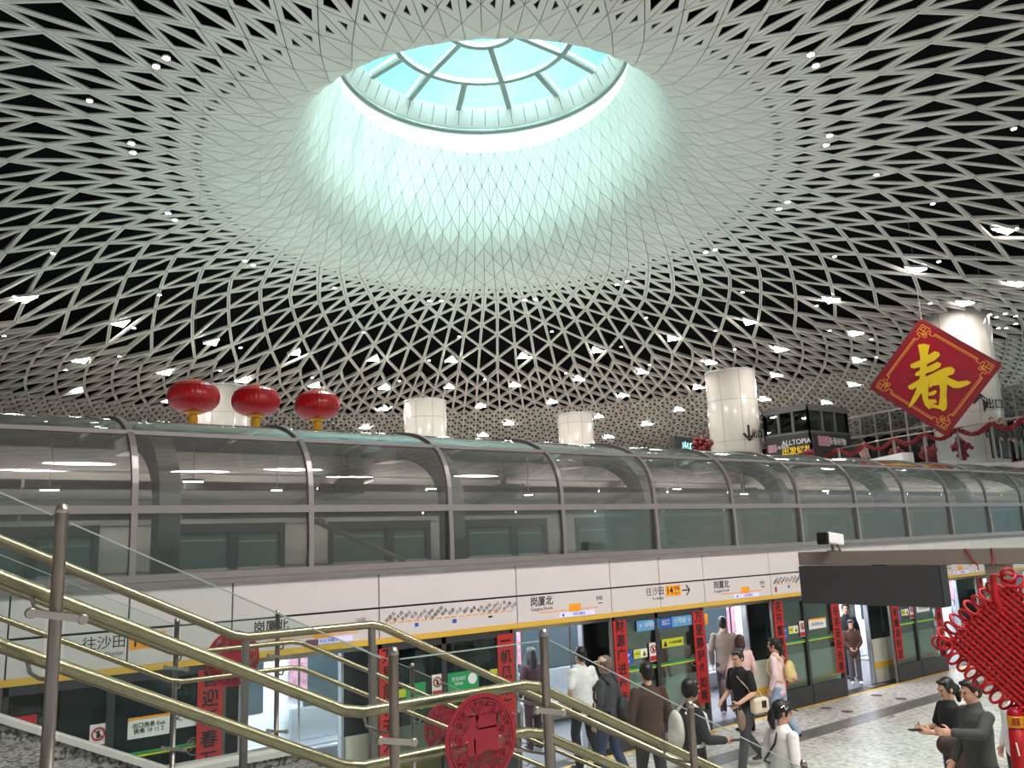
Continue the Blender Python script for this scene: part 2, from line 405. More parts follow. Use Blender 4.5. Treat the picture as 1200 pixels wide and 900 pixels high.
# ------------------------------------------------ skylight
def sk(r, z, th): return AX + (UU*math.cos(th) + VV*math.sin(th))*r*S + Vector((0,0,ZC+z*S))
win = thing('window_1', 'round skylight with grey ribs over the funnel', 'skylight', AX + Vector((0,0,ZC+17.4*S)))
del win['label']; del win['category']; win['kind'] = 'structure'
nn = 112
g = MB(); vs = [sk(r, z, 2*PI*j/nn) for (r, z) in ((5.37, 17.45), (5.2, 17.55), (4.85, 18.2)) for j in range(nn)]
g.add(vs, [(i*nn+j, i*nn+(j+1)%nn, (i+1)*nn+(j+1)%nn, (i+1)*nn+j) for i in range(2) for j in range(nn)], 0, True)
for j in range(0, 56):
    th = 2*PI*j/56; g.bar(sk(5.18, 17.6, th), sk(4.86, 18.17, th), .02, .012, 1)
g.build('curb', [M['curb'], M['seam']], win)
g = MB(); g.tube([sk(5.30, 17.43, 2*PI*j/nn) for j in range(nn)], .085, 8, 0, closed=True); g.build('ring', M['frame'], win)
DOME = [(4.85, 18.22), (3.4, 18.62), (1.4, 18.9), (0.0, 19.0)]
g = MB(); vs = [sk(max(r, .01), z + .06, 2*PI*j/nn) for (r, z) in DOME for j in range(nn)]
g.add(vs, [(i*nn+j, i*nn+(j+1)%nn, (i+1)*nn+(j+1)%nn, (i+1)*nn+j) for i in range(3) for j in range(nn)], 0, True)
g.build('pane', M['skyglass'], win)
g = MB()
def ribbar(p, q, w=.2, h=.2): g.bar(p, q, w, h, 0)
for i in range(14):
    th = math.radians(12.3 + 360/14*i)
    ribbar(sk(4.85, 18.2, th), sk(3.4, 18.6, th))
    if i % 2 == 0: ribbar(sk(3.4, 18.6, th), sk(1.35, 18.9, th))
for r, z, n in ((3.4, 18.6, 56), (1.35, 18.9, 28)):
    for j in range(n): ribbar(sk(r, z, 2*PI*j/n), sk(r, z, 2*PI*(j+1.05)/n), .2, .2)
g.build('frame', M['frame'], win)
# light gauges: pale gaskets and sun blinds seen at the pane edges
g = MB()
for i in range(14):
    th = math.radians(12.3 + 360/14*i)
    for o in (-.035, .035):
        g.bar(sk(4.8, 18.26, th+o), sk(3.45, 18.66, th+o*1.4), .05, .05, 0)
g.build('gasket', M['curb'], win)
# ------------------------------------------------ lamps in the lattice
def ceil_hit(x, y):
    levs = L1 + L2[1:] + L3[1:]; d = ray(x, y); lo = None
    for a, b in zip(levs, levs[1:]):
        for f in (0, .25, .5, .75):
            lv = tuple(u_ + (w_ - u_)*f for u_, w_ in zip(a, b))
            r, z, t, s_, cv, cu = lv; den = d.z + t*d.dot(UU) - s_*d.dot(VV)
            k_ = (z*S + t*(AX.dot(UU) + cu*S) - s_*(AX.dot(VV) + cv*S))/den
            P = EYE + d*k_; q = (P - EYE - AX)/S; e = math.hypot(q.dot(UU) - cu, q.dot(VV) - cv)/r
            if lo is not None and (lo[0]-1)*(e-1) <= 0 and P.length < 80: return P
            lo = (e, P)
    return None
TRI = [(32,351),(143,380),(97,423),(250,402),(90,458),(195,437),(285,446),(347,414),(370,452),(197,470),(439,421),(529,422),(613,418),(698,411),(787,397),(451,454),(527,453),(603,451),(678,444),(752,436),(730,463),(646,471),(563,476),(450,479),(702,488),(757,497),(596,496),(566,510),(428,501),(795,480),(713,512),(1072,317),(1193,333),(972,352),(1128,356),(877,378),(1001,391),(913,410),(1004,422),(908,440),(831,425),(817,454),(895,468),(999,451),(967,472),(1177,271)]
RND = [(195,67),(183,77),(154,167),(156,178),(105,117),(197,249),(205,257),(62,296),(950,63),(956,76),(972,158),(968,169),(1027,204),(923,236),(913,244),(1093,238),(1188,150),(827,295),(838,292),(297,310),(287,305),(187,345),(17,347),(157,384),(282,407),(5,393),(140,417),(392,337),(258,434),(77,433),(366,442),(503,352),(517,352),(615,351),(627,350),(723,333),(735,329),(757,372),(426,389),(538,394),(647,388),(728,406),(503,422),(622,418),(468,446),(568,444),(663,437),(761,427),(978,300),(1100,306),(870,342),(957,358),(838,387),(972,387),(1090,355),(1027,418),(1021,397),(861,409),(1137,366),(1146,369),(1153,372),(1160,368),(1168,371),(1178,367),(1190,370),(1170,384),(1179,384),(1190,379)]
for (x, y) in TRI:
    p = ceil_hit(x, y)
    if p is None: continue
    rd = (p - AX); rd.z = 0; rd.normalize(); sd = Vector((-rd.y, rd.x, 0)); dist = (p - EYE).length
    sl = Vector((rd.x, rd.y, -.12)).normalized(); h = .30 + .004*dist
    p = p + Vector((0, 0, .02))
    tri = [p - sl*h*1.15, p + sl*h*.75 - sd*h*.72, p + sl*h*.75 + sd*h*.72]
    side = 'left' if x < 400 else ('right' if x > 800 else 'far middle')
    t = thing('ceiling_light', 'bright white triangular lamp set in the ceiling lattice, %s part' % side, 'ceiling light', p, 'triangular lattice lamps, ' + side)
    b = MB(); b.prism([q + Vector((0,0,.02)) for q in tri], (0, 0, .1)); b.build('housing', M['lampbody'], t)
    b = MB(); c = sum(tri, Vector())/3; b.add([c + (q-c)*.93 for q in tri], [(0,1,2)]); o = b.build('diffuser', M['lamp'], t)
for (x, y) in RND:
    p = ceil_hit(x, y)
    if p is None: continue
    near = (p - AX).length < 19
    rr = .10 if near else .085
    side = 'left' if x < 400 else ('right' if x > 800 else 'far middle')
    lab = ('small round downlight by the rim of the solid funnel, %s side' if near else 'small round downlight far out in the lattice, %s side') % side
    t = thing('downlight', lab, 'downlight', p, 'round downlights, %s %s' % ('rim' if near else 'outer', side))
    b = MB(); b.lathe([(rr, -.03), (rr, .02), (rr*.8, .03)], p, 14); b.build('can', M['lampbody'], t)
    b = MB(); b.lathe([(0.001, -.035), (rr*.86, -.034)], p, 14); b.build('lens', M['lamp_small'], t)
# ================================================================ platform, screen doors, train, glazed canopy
D = 10.295; XL, XR = -2.2, 38.4
b = MB(); b.box((-6, -8, -.3), (70, D + .02, 0)); struct(b.build('floor', M['terrazzo']))
b = MB(); b.box((-6, 8.72, .0), (70, 9.12, .004)); tag(b.build('floor_strip', M['greystrip']), 'grey terrazzo strip set in the pale platform floor', 'floor strip')
bpy.data.objects['floor_strip']['kind'] = 'structure'
b = MB(); b.box((-6, D - .07, .0), (70, D + .01, .006)); struct(b.build('trim_1', M['yellow']))
for i, (x, y) in enumerate([(968,830),(993,834),(1027,815),(1056,819)]):
    p = on_z(x, y, 0); b = MB(); b.lathe([(.11, 0.001), (.11, .007), (.1, .009)], (p.x, p.y, 0), 20)
    tag(b.build('floor_stud', M['brown']), ['flat brown floor disc closest to the stairs, by the screen edge', 'flat brown floor disc nearest the grey strip, first pair',
        'flat brown floor disc by the open doorway edge, far pair', 'flat brown floor disc farthest along the grey strip'][i], 'floor disc', 'brown floor discs')
for i, (x, y) in enumerate([(982,857),(1040,840)]):
    p = on_z(x, y, 0); b = MB()
    for s in (-1, 1): b.bar((p.x - .12, p.y + s*.06, .004), (p.x + .12, p.y + s*.06, .004), .02, .006)
    b.bar((p.x + .12, p.y - .06, .004), (p.x + .12, p.y + .06, .004), .02, .006)
    tag(b.build('queue_mark', M['beamgrey']), ['small bracket shaped queue mark on the floor, nearer one', 'small bracket shaped queue mark on the floor, farther one'][i], 'floor mark', 'queue marks')
# track bed under the train
b = MB(); b.box((-6, D + .02, -1.5), (70, 14.5, -1.2)); struct(b.build('ground', M['concrete2']))
# ---------------- header fascia over the doors
fas = thing('door_header', 'long white fascia with station lettering above the platform doors', 'door header', (12, D, 2.1))
SEAMS = [-2.2, -.65, 1.3, 2.46, 3.62, 5.59, 7.91, 9.86, 11.02, 12.18, 14.14, 16.46, 18.42, 19.58, 20.74, 22.7, 25.02, 26.98, 28.14, 29.3, 31.26, 33.6, 35.6, 38.4]
lower = {}
for a, c in zip(SEAMS, SEAMS[1:]):
    u = MB(); u.bevbox((a + .008, D, 2.555), (c - .008, D + .08, 2.99), .006); u.build('upper_panel', M['fascia'], fas)
    u = MB(); u.bevbox((a + .008, D, 2.15), (c - .008, D + .08, 2.53), .006); lower[a] = u.build('lower_panel', M['fascia'], fas)
u = MB(); u.box((XL, D - .012, 2.08), (XR, D + .09, 2.15)); u.build('ochre_stripe', M['yellow'], fas)
u = MB(); u.box((XL, D + .03, 2.07), (XR, D + .1, 3.0)); u.build('backing', M['fseam'], fas)
def lettered(par, items):
    for name, m, fn in items:
        q = MB(); fn(q); q.build(name, m, par)
def station_panel(a, c, xo=0):
    w = c - a; x = a + w*.22
    k = lower[a]
    lettered(k, [
        ('station_name', M['ink'], lambda q: (q.text('岗厦北', front(x + .05, D - .001, 2.43), .15, .003, bold=.002), q.text('Gangxia North', front(x + .05, D - .001, 2.325), .07, .003))),
        ('line_mark', M['orange'], lambda q: (q.box((a + w*.22, D - .004, 2.262), (a + w*.84, D, 2.274)), q.box((a + w*.53, D - .006, 2.24), (a + w*.65, D, 2.355)))),
        ('terminus_name', M['ink'], lambda q: (q.text('沙田', front(a + w*.86, D - .001, 2.40), .075, .003), q.text('Shatian', front(a + w*.87, D - .001, 2.33), .035, .003))),
        ('display', M['lilac'], lambda q: q.box((a + w*.42, D - .006, 2.165), (a + w*.8, D, 2.232))),
        ('display_text', M['blueink'], lambda q: (q.text('本站 岗厦北', front(a + w*.63, D - .008, 2.198), .05, .002), disc(q, front(a + w*.46, D - .007, 2.198), .022, .002, 14)))])
STN = ['沙田','坪山围','坪山广场','坪山中心','朱洋坑','宝龙','嶂背','南约','大运','四联','坳背','肿瘤医院','石芽岭','六约北','布吉','罗湖北','黄木岗','岗厦北']
def map_panel(a, c):
    w = c - a; k = lower[a]; xs = [a + w*(.06 + .9*i/17) for i in range(18)]
    def names(q):
        for i, x in enumerate(xs):
            m = front(x + .03, D - .001, 2.41) @ Matrix.Rotation(math.radians(38), 4, 'Z'); q.text(STN[17 - i], m, .062, .003)
    lettered(k, [('station_list', M['ink'], names),
        ('route_line', M['orange'], lambda q: q.box((a + w*.05, D - .004, 2.335), (a + w*.97, D, 2.347))),
        ('route_stops', M['white'], lambda q: [disc(q, front(x, D - .0045, 2.341), .012, .002, 10) for x in xs]),
        ('interchange_red', M['red'], lambda q: q.box((a + w*.05, D - .004, 2.2), (a + w*.075, D, 2.3))),
        ('interchange_blue', M['blue'], lambda q: (q.box((a + w*.235, D - .004, 2.255), (a + w*.26, D, 2.305)), q.box((a + w*.5, D - .004, 2.25), (a + w*.53, D, 2.305)))),
        ('interchange_black', M['ink'], lambda q: q.box((a + w*.77, D - .004, 2.275), (a + w*.8, D, 2.3)))])
def way_panel(a, xm, arrow=True):
    k = lower[a]
    def arr(q):
        x = xm + .52; z = 2.4
        q.bar((x - .1, D - .003, z), (x + .09, D - .003, z), .004, .022)
        for s in (1, -1): q.bar((x + .1, D - .003, z), (x + .015, D - .003, z + s*.085), .004, .022)
    lettered(k, [('destination', M['ink'], lambda q: (q.text('往沙田', front(xm - .26, D - .001, 2.42), .15, .003), q.text('To Shatian', front(xm - .2, D - .001, 2.305), .065, .003))),
        ('line_badge', M['orange'], lambda q: q.box((xm + .0, D - .004, 2.325), (xm + .38, D, 2.5))),
        ('line_number', M['ink'], lambda q: (q.text('14', front(xm + .1, D - .005, 2.41), .17, .003, bold=.003), q.text('号线', front(xm + .28, D - .005, 2.44), .075, .003), q.text('Line 14', front(xm + .28, D - .005, 2.365), .045, .003)))])
    if arrow: lettered(k, [('arrow', M['ink'], arr)])
for a, c in ((3.62, 5.59), (7.91, 9.86), (12.18, 14.14), (16.46, 18.42), (20.74, 22.7), (25.02, 26.98)): station_panel(a, c)
for a, c in ((5.59, 7.91), (14.14, 16.46), (22.7, 25.02)): map_panel(a, c)
way_panel(1.3, 2.48, False); way_panel(11.02, 11.16); way_panel(19.58, 19.72)
q = MB(); q.box((4.55, D-.006, 2.16), (4.72, D, 2.23)); q.build('red_sticker', M['red'], lower[3.62])
# ---------------- glazed screen panels between the doors
DC = [.27 + 4.28*k for k in range(-1, 9)]
WHERE = ['at the far left behind the stair', 'behind the stair rails, left of the first open door', 'with a green notice between the first and second open doors',
         'with blue signs between the second and third open doors', 'with white notice left of the gantry board', 'under the hanging gantry board', 'far along behind the red knot', 'farthest visible one', 'at the far end', 'past the far end']
def sticker_no_entry(par, x, z, s=1):
    q = MB(); q.box((x-.085*s, D+.018, z-.15*s), (x+.085*s, D+.022, z+.15*s)); q.build('notice', M['white'], par)
    q = MB(); disc(q, front(x, D+.014, z+.05*s), .07*s, .003, 24, 0, .052*s); q.bar((x-.045*s, D+.014, z+.095*s), (x+.045*s, D+.014, z+.005*s), .003, .016*s); q.box((x-.08*s, D+.013, z-.14*s), (x+.08*s, D+.018, z-.06*s)); q.build('notice_print', M['red'], par)
    q = MB(); q.ell((x, D+.012, z+.075*s), (.014*s, .003, .014*s)); q.box((x-.016*s, D+.010, z+.01*s), (x+.016*s, D+.015, z+.06*s)); q.build('notice_figure', M['ink'], par)
def sticker_tri(par, x, z):
    q = MB(); q.box((x-.16, D+.018, z-.07), (x+.16, D+.022, z+.07)); q.build('warning_label', M['white'], par)
    q = MB(); q.box((x-.16, D+.014, z-.06), (x+.0, D+.019, z+.06)); q.prism([(x+.03, D+.016, z-.05), (x+.14, D+.016, z-.05), (x+.085, D+.016, z+.055)], (0, -.003, 0)); q.build('warning_print', M['lime'], par)
    q = MB(); q.prism([(x+.055, D+.012, z-.04), (x+.115, D+.012, z-.04), (x+.085, D+.012, z+.03)], (0, -.002, 0)); q.text('小心夹手', front(x-.08, D+.013, z), .035, .002); q.build('warning_text', M['ink'], par)
for k in range(len(DC) - 1):
    a, c = DC[k] + 1.02, DC[k+1] - 1.02
    t = thing('screen_panel', 'dark framed glass screen panel ' + WHERE[k], 'screen panel', ((a+c)/2, D, 0), 'fixed glass screen panels')
    m_ = (a + c)/2 - (.09 if k else 0)
    f = MB()
    for x0, x1 in ((a, a+.06), (m_-.04, m_+.04), (c-.06, c)): f.bevbox((x0, D, .0), (x1, D+.07, 2.08), .006)
    f.bevbox((a, D, 1.98), (c, D+.07, 2.08), .006); f.build('frame', M['dkgrey'], t)
    f = MB(); f.bevbox((a, D-.015, .0), (m_-.012, D+.06, .36), .008); f.bevbox((m_+.012, D-.015, 0), (c, D+.06, .36), .008); f.build('kick_panel', M['dkgrey'], t)
    for x0, x1 in ((a+.06, m_-.04), (m_+.04, c-.06)):
        f = MB(); f.box((x0, D+.025, .36), (x1, D+.04, 1.98)); f.build('pane', M['screenglass'], t)
        f = MB(); f.box((x0 + .02, D+.019, 1.215), (x1 - .02, D+.023, 1.24)); f.build('green_line', M['green'], t)
        f = MB(); f.box((x0 + .02, D+.019, 1.185), (x1 - .02, D+.023, 1.207)); f.build('lime_line', M['lime'], t)
    xl, xr = (a + m_)/2, (m_ + c)/2
    f = MB(); disc(f, front(xr + .3, D+.012, 1.2), .1, .004, 28, 0, .088); f.text('开', front(xr+.3, D+.014, 1.2), .13, .003); f.build('door_mark', M['beamgrey'], t)
    sticker_no_entry(t, a + .92, 1.44)
    if k == 1:
        sticker_tri(t, xl - .16, 1.40)
        f = MB(); f.box((xr-.42, D+.018, 1.38), (xr+.02, D+.022, 1.6)); f.box((xr + .04, D+.018, 1.42), (xr+.44, D+.022, 1.62)); f.build('route_notice', M['white'], t)
        f = MB(); f.box((xr-.42, D+.015, 1.575), (xr+.02, D+.018, 1.6)); f.build('route_notice_header', M['orange'], t)
        f = MB(); f.text('出口信息 Exit\n换乘 10 11 2', front(xr-.2, D+.014, 1.48), .06, .002); f.text('<<<', front(xr + .2, D+.014, 1.52), .14, .002); f.build('route_notice_text', M['ink'], t)
    elif k == 2:
        f = MB(); f.box((a+.1, D+.018, 1.36), (m_-.3, D+.022, 1.47)); f.box((c-.42, D+.018, 1.42), (c-.08, D+.022, 1.55)); f.build('lime_notice', M['lime'], t)
        f = MB(); f.box((m_+.06, D+.014, 1.34), (m_+.58, D+.017, 1.58)); f.box((a + .42, D+.014, 1.28), (m_-.3, D+.017, 1.52)); f.build('green_notice', M['green'], t)
        f = MB(); disc(f, front(m_+.47, D+.010, 1.47), .075, .003, 24); f.text('安全出行\nSafety', front(m_+.24, D+.011, 1.46), .06, .002); f.build('green_notice_print', M['white'], t)
    else:
        f = MB(); f.box((a+.24, D+.018, 1.3), (a+.43, D+.022, 1.52)); f.build('blue_notice', M['blue'], t)
        f = MB(); f.text('P', front(a+.335, D+.014, 1.44), .1, .002); f.text('≡', front(a+.335, D+.014, 1.35), .08, .002); f.build('blue_notice_print', M['white'], t)
        sticker_tri(t, a + .62, 1.45)
        if k in (3, 6):
            f = MB(); f.box((m_+.12, D+.018, 1.48), (m_+.66, D+.022, 1.62)); f.build('lime_notice', M['lime'], t)
            f = MB(); f.prism([(m_+.15, D+.014, 1.5), (m_+.25, D+.014, 1.5), (m_+.2, D+.014, 1.6)], (0, .003, 0)); f.text('小心站台间隙', front(m_+.45, D+.014, 1.55), .055, .002); f.build('lime_notice_print', M['ink'], t)
        else:
            f = MB(); f.box((m_+.12, D+.018, 1.4), (m_+.72, D+.022, 1.6)); f.build('white_notice', M['white'], t)
            f = MB(); f.box((m_+.12, D+.014, 1.57), (m_+.72, D+.018, 1.6)); f.build('white_notice_header', M['orange'], t)
            f = MB(); f.text('出口信息 Exit', front(m_+.42, D+.014, 1.49), .07, .002); f.build('white_notice_text', M['ink'], t)
        if k == 3:
            for nm, mm, x0, x1 in (('guide_sign_left', 'sky', 10.42, 10.95), ('guide_sign_middle', 'blue', 10.96, 11.28), ('guide_sign_right', 'sky', 11.29, 11.8)):
                f = MB(); f.box((x0, D+.016, 1.80), (x1, D+.024, 1.975)); f.build(nm, M[mm], t)
            f = MB(); f.text('← 10号线', front(10.68, D+.013, 1.89), .1, .002); f.text('出口', front(11.12, D+.013, 1.89), .1, .002); f.text('11号线 →', front(11.55, D+.013, 1.89), .1, .002); f.build('guide_text', M['white'], t)
# slim metal posts beside each open doorway
for k in range(len(DC)):
    for s in (-1, 1):
        x = DC[k] + s*1.0; b = MB(); b.bevbox((x - .018, D + .005, 0), (x + .018, D + .06, 2.08), .004)
        if 1 < x < 34:
            lab = 'slim dark post on the %s side of the %s doorway' % ('left' if s < 0 else 'right', ['zeroth','leftmost','first open stairside','second','third','fourth','fifth','sixth','seventh','last'][k])
            tag(b.build('door_post', M['steel2']), lab, 'door post', 'doorway posts')
b = MB(); b.box((-6, D + .02, -.2), (70, 10.66, -.004)); struct(b.build('trim_2', M['black']))
for k in range(2, 8):
    q = MB()
    for j in range(2): q.bevbox((DC[k] + .1 + j*.35, D + .1, -.002), (DC[k] + .38 + j*.35, D + .26, .008), .003)
    tag(q.build('tread_plate', M['steel2']), 'pair of small metal tread plates in the threshold of doorway ' + ['', '', 'beside the first red banners', 'beneath the white shirt man', 'where the crowd boards', 'with the brown jacket boy', 'right of the gantry board', 'behind the red knot'][k], 'tread plate', 'threshold plates')
# ---------------- red couplet banners
CP = ['鸿运当头步步高', '金玉满堂年年好', '喜迎新春万事兴', '万里前程天天顺', '一帆风顺年年好', '财源广进步步高', '万里鹏程多如意', '花开富贵家家乐', '五谷丰登处处春', '天地和顺添财进', '平安如意人多福', '春临大地百花艳', '节至人间万象新', '吉星高照福满门', '百年天地回元气', '一统山河际太平', '门迎百福', '户纳千祥']
bi = 0
for k in range(1, 8):
    for s in (-1, 1):
        xc = DC[k] + s*1.17; w = .29
        if xc < .9 or xc > 31: bi += 1; continue
        t = thing('couplet_banner', 'red paper couplet banner on the %s of the doorway %s' % ('left' if s < 0 else 'right', ['', 'at the far left edge', 'seen between the stair rails', 'where the white shirt man boards', 'where the crowd boards', 'with the boy in brown', 'just right of the gantry board', 'behind the red knot'][k]), 'banner', (xc, D, 1.2), 'red couplets on the screen doors')
        ztop, zb = 2.02, .47
        if k == 1: w = .34; ztop, zb = 1.78, 1.35
        if k == 1: sheet = MB().box((xc - w/2, D - .012, zb), (xc + w/2, D - .004, ztop))
        else: sheet = MB().box((xc - w/2, D - .012, zb), (xc + w/2, D - .004, ztop))
        sheet.build('sheet', M['red'], t)
        q = MB(); s_ = CP[bi % len(CP)] if k > 1 else '一'; n = len(s_)
        for i, ch in enumerate(s_): q.text(ch, front(xc, D - .014, ztop - (i + .5)*(ztop - zb)/n), .2, .003, bold=.004)
        q.build('lettering', M['redtxt'], t); bi += 1
# ---------------- the train
tr = thing('metro_train', 'metro train standing behind the platform doors with its doors open', 'train', (15, 12, 0))
TY = 10.66
f = MB(); bl_ = MB(); ylw = MB(); wn = MB(); up = MB()
for k in range(-1, 9):
    c0 = .27 + 4.28*k; x0, x1 = c0 + .7, c0 + 3.58
    f.bevbox((x0, TY, -.05), (x1, TY + .09, .92), .01); bl_.bevbox((x0, TY - .004, .92), (x1, TY + .09, 1.98), .01)
    ylw.box((x0 + .01, TY - .008, .3), (x1 - .01, TY, .42))
    for w0, w1 in ((x0 + .5, x0 + 1.25), (x0 + 1.45, x0 + 2.3)): MB().bevbox((w0, TY - .012, 1.05), (w1, TY, 1.72), .01).build('window', M['trainwin'], tr)
up.box((-6, TY, 1.98), (40, TY + .09, 2.55)); up.box((-6, TY, 2.55), (40, 13.2, 2.62))
f.build('lower_side', M['trainext'], tr); bl_.build('window_band', M['trainblk'], tr); ylw.build('ochre_band', M['yellow'], tr); up.build('roof', M['trainext'], tr)
q = MB(); q.box((-6, TY, -.12), (40, 13.2, -.02)); q.build('saloon_floor', M['trainfloor'], tr)
q = MB(); q.box((-6, 13.1, -.02), (40, 13.2, 2.5)); q.build('far_wall', M['trainwhite'], tr)
q = MB(); q.box((-6, TY + .1, 2.16), (40, 13.1, 2.2)); q.build('saloon_ceiling', M['trainwhite'], tr)
q = MB(); q.box((-6, 11.2, 2.13), (40, 11.5, 2.16)); q.box((-6, 12.3, 2.13), (40, 12.6, 2.16)); q.build('saloon_lamp', M['trainlamp'], tr)
fw = MB(); fl = MB(); se = MB(); po = MB(); lf = MB(); pk = MB()
for k in range(0, 8):
    c0 = .27 + 4.28*k
    fl.bevbox((c0 - .66, 13.06, .02), (c0 - .01, 13.1, 1.95), .01); fl.bevbox((c0 + .01, 13.06, .02), (c0 + .66, 13.1, 1.95), .01)
    for s in (-1, 1): fw.bevbox((c0 + s*.34 - .2, 13.045, .95), (c0 + s*.34 + .2, 13.062, 1.75), .01)
    fw.bevbox((c0 + 1.2, 13.05, .95), (c0 + 3.1, 13.1, 1.75), .01)
    [MB().box((c0 + o, 13.04, 1.1), (c0 + o + .3, 13.06, 1.7)).build('poster', M['pink'], tr) for o in (.95, -1.25)]
    for Y0, Y1_, bk_ in ((12.62, 13.04, 13.0), ):
        se.bevbox((c0 + .95, Y0, .42), (c0 + 3.33, Y1_, .47), .02); se.bevbox((c0 + .95, 12.96, .47), (c0 + 3.33, 13.04, .95), .02)
        se.tube([(c0 + .95, Y0 + .02, .40), (c0 + 3.33, Y0 + .02, .40)], .045, 8)
    se.bevbox((c0 + .95, 10.8, .42), (c0 + 3.33, 11.2, .47), .02)
    for X0 in (c0 - .92, c0 + .92):
        po.tube([(X0, 12.6, 0), (X0, 12.6, 2.16)], .018, 8); po.tube([(X0, 11.25, 0), (X0, 11.25, 2.16)], .018, 8)
    po.tube([(c0 + 2.14, 11.9, 0), (c0 + 2.14, 11.9, 2.16)], .018, 8)
    for s in (-1, 1): MB().bevbox((c0 + s*.7 - .03, TY + .0, -.02), (c0 + s*.7 + .03, TY + .1, 1.98), .006).build('door_edge', M['seat'], tr)
fl.build('far_door', M['trainwhite'], tr); fw.build('far_window', M['trainwin'], tr); se.build('bench_seat', M['seat'], tr); po.build('grab_pole', M['steel2'], tr);
for x, sz in ((8.18, (.22, .2)), (13.2, (.2, .2))):
    q = MB(); q.box((x - sz[0]/2 + .1, 11.3, 1.62), (x + sz[0]/2 + .1, 11.31, 1.62 + sz[1])); q.bar((x + .1, 11.3, 1.8), (x + .1, 11.3, 2.16), .01, .01); q.build('hanging_card', M['orange'], tr)
# ---------------- glazed canopy over the track
can = thing('glazed_canopy', 'long curved glass canopy with grey metal ribs over the train track', 'canopy', (12, 11, 3.1))
MX = [2.464 + 2.1425*k for k in range(-3, 17)]
def arch(t):                                    # 0 at the transom .. 1 at the crest and beyond
    th = t*PI/2; e = .70
    return (12.6 - 2.3*max(0, math.cos(th))**e if t <= 1 else 12.6 + 2.3*max(0, math.sin((t-1)*PI/2))**e, 3.87 + 1.27*max(0, math.sin(th))**e if t <= 1 else 3.87 + 1.27*max(0, math.cos((t-1)*PI/2))**e)
TP = .385
for i, x in enumerate(MX):
    pts = [(x, D - .01, 3.1), (x, D - .01, 3.5)] + [(x,) + arch(t/14) for t in range(0, 29)]
    mb = MB()
    for p, q in zip(pts, pts[1:]): mb.bar(p, Vector(q) + (Vector(q)-Vector(p)).normalized()*.02, .07, .07, 0, (1, 0, 0))
    mb.build('rib', M['mullion'], can)
x0, x1 = MX[0], MX[-1]
q = MB(); q.box((x0, D - .03, 3.82), (x1, D + .05, 3.91)); q.build('transom', M['mullion'], can)
yp, zp = 10.72, 4.80
tp = min((abs(arch(t/400)[1] - zp), t/400) for t in range(400))[1]; yp = arch(tp)[0]
q = MB(); q.bar((x0, yp - .02, zp), (x1, yp - .02, zp), .06, .05); q.build('purlin', M['mullion'], can)
q = MB(); q.box((x0, D - .05, 3.05), (x1, D + .14, 3.13)); q.build('sill', M['mullion'], can)
q = MB(); q.box((x0, D - .045, 2.985), (x1, D + .12, 3.048)); q.build('sill_beam', M['sill'], can)
for a, c in zip(MX, MX[1:]):
    q = MB(); q.box((a + .03, D + .01, 3.12), (c - .03, D + .022, 3.83)); q.build('lower_pane', M['lowglass'], can)
    for name, ts in (('curved_pane', [tp*j/8 for j in range(9)]), ('roof_pane', [tp + (1 - tp)*j/8 for j in range(9)]), ('rear_pane', [1 + j/10 for j in range(11)])):
        q = MB(); vs = []; fs = []
        for t_ in ts:
            y_, z_ = arch(t_); vs += [(a + .03, y_, z_), (c - .03, y_, z_)]
        for j in range(len(ts) - 1): fs.append((2*j, 2*j+1, 2*j+3, 2*j+2))
        q.add(vs, fs, 0, True); q.build(name, M['tubeglass'], can)
# ---------------- what stands inside the canopy: trackside wall, ribs, braces
YB = 13.9
q = MB(); q.box((-6, YB, 3.80), (70, YB + .3, 5.2)); q.box((-6, YB, 2.5), (70, YB + .3, 3.12))
for k in range(-2, 16):
    x = 3.3 + 2.9*k; q.box((x - .45, YB, 3.1), (x + .35, YB + .28, 3.82))
struct(q.build('wall_back', M['concrete']))
q = MB(); q.box((-6, YB - .5, 4.62), (70, YB, 4.92)); q.box((-6, YB - .18, 4.2), (70, YB, 4.36)); struct(q.build('trim_3', M['concrete2']))
q = MB(); q.box((-6, 13.2, 2.6), (70, YB + .2, 2.8)); struct(q.build('trim_4', M['concrete2']))
for k in range(-2, 15):
    xa = 3.3 + 2.9*k + .35; xb = xa + 2.1
    if xb < .5 or xa > 34: continue
    w = thing('window_%d' % (k + 5), 'x', 'window', (xa, YB, 3.1)); del w['label']; del w['category']; w['kind'] = 'structure'
    q = MB(); q.box((xa, YB - .03, 3.68), (xb, YB + .1, 3.83)); q.box((xa, YB - .03, 3.1), (xa + .09, YB + .1, 3.7)); q.box((xb - .09, YB - .03, 3.1), (xb, YB + .1, 3.7)); q.box((xa + 1.15, YB - .03, 3.1), (xa + 1.3, YB + .1, 3.7)); q.build('frame', M['darkframe'], w)
    q = MB(); q.box((xa, YB + .06, 3.1), (xb, YB + .09, 3.72)); q.build('pane', M['greenpane'], w)
    q = MB(); q.box((xa + .12, YB + .045, 3.55), (xa + 1.1, YB + .055, 3.58)); q.box((xa + 1.35, YB + .045, 3.52), (xb - .12, YB + .055, 3.55)); q.build('glazing_bar', M['frame'], w)
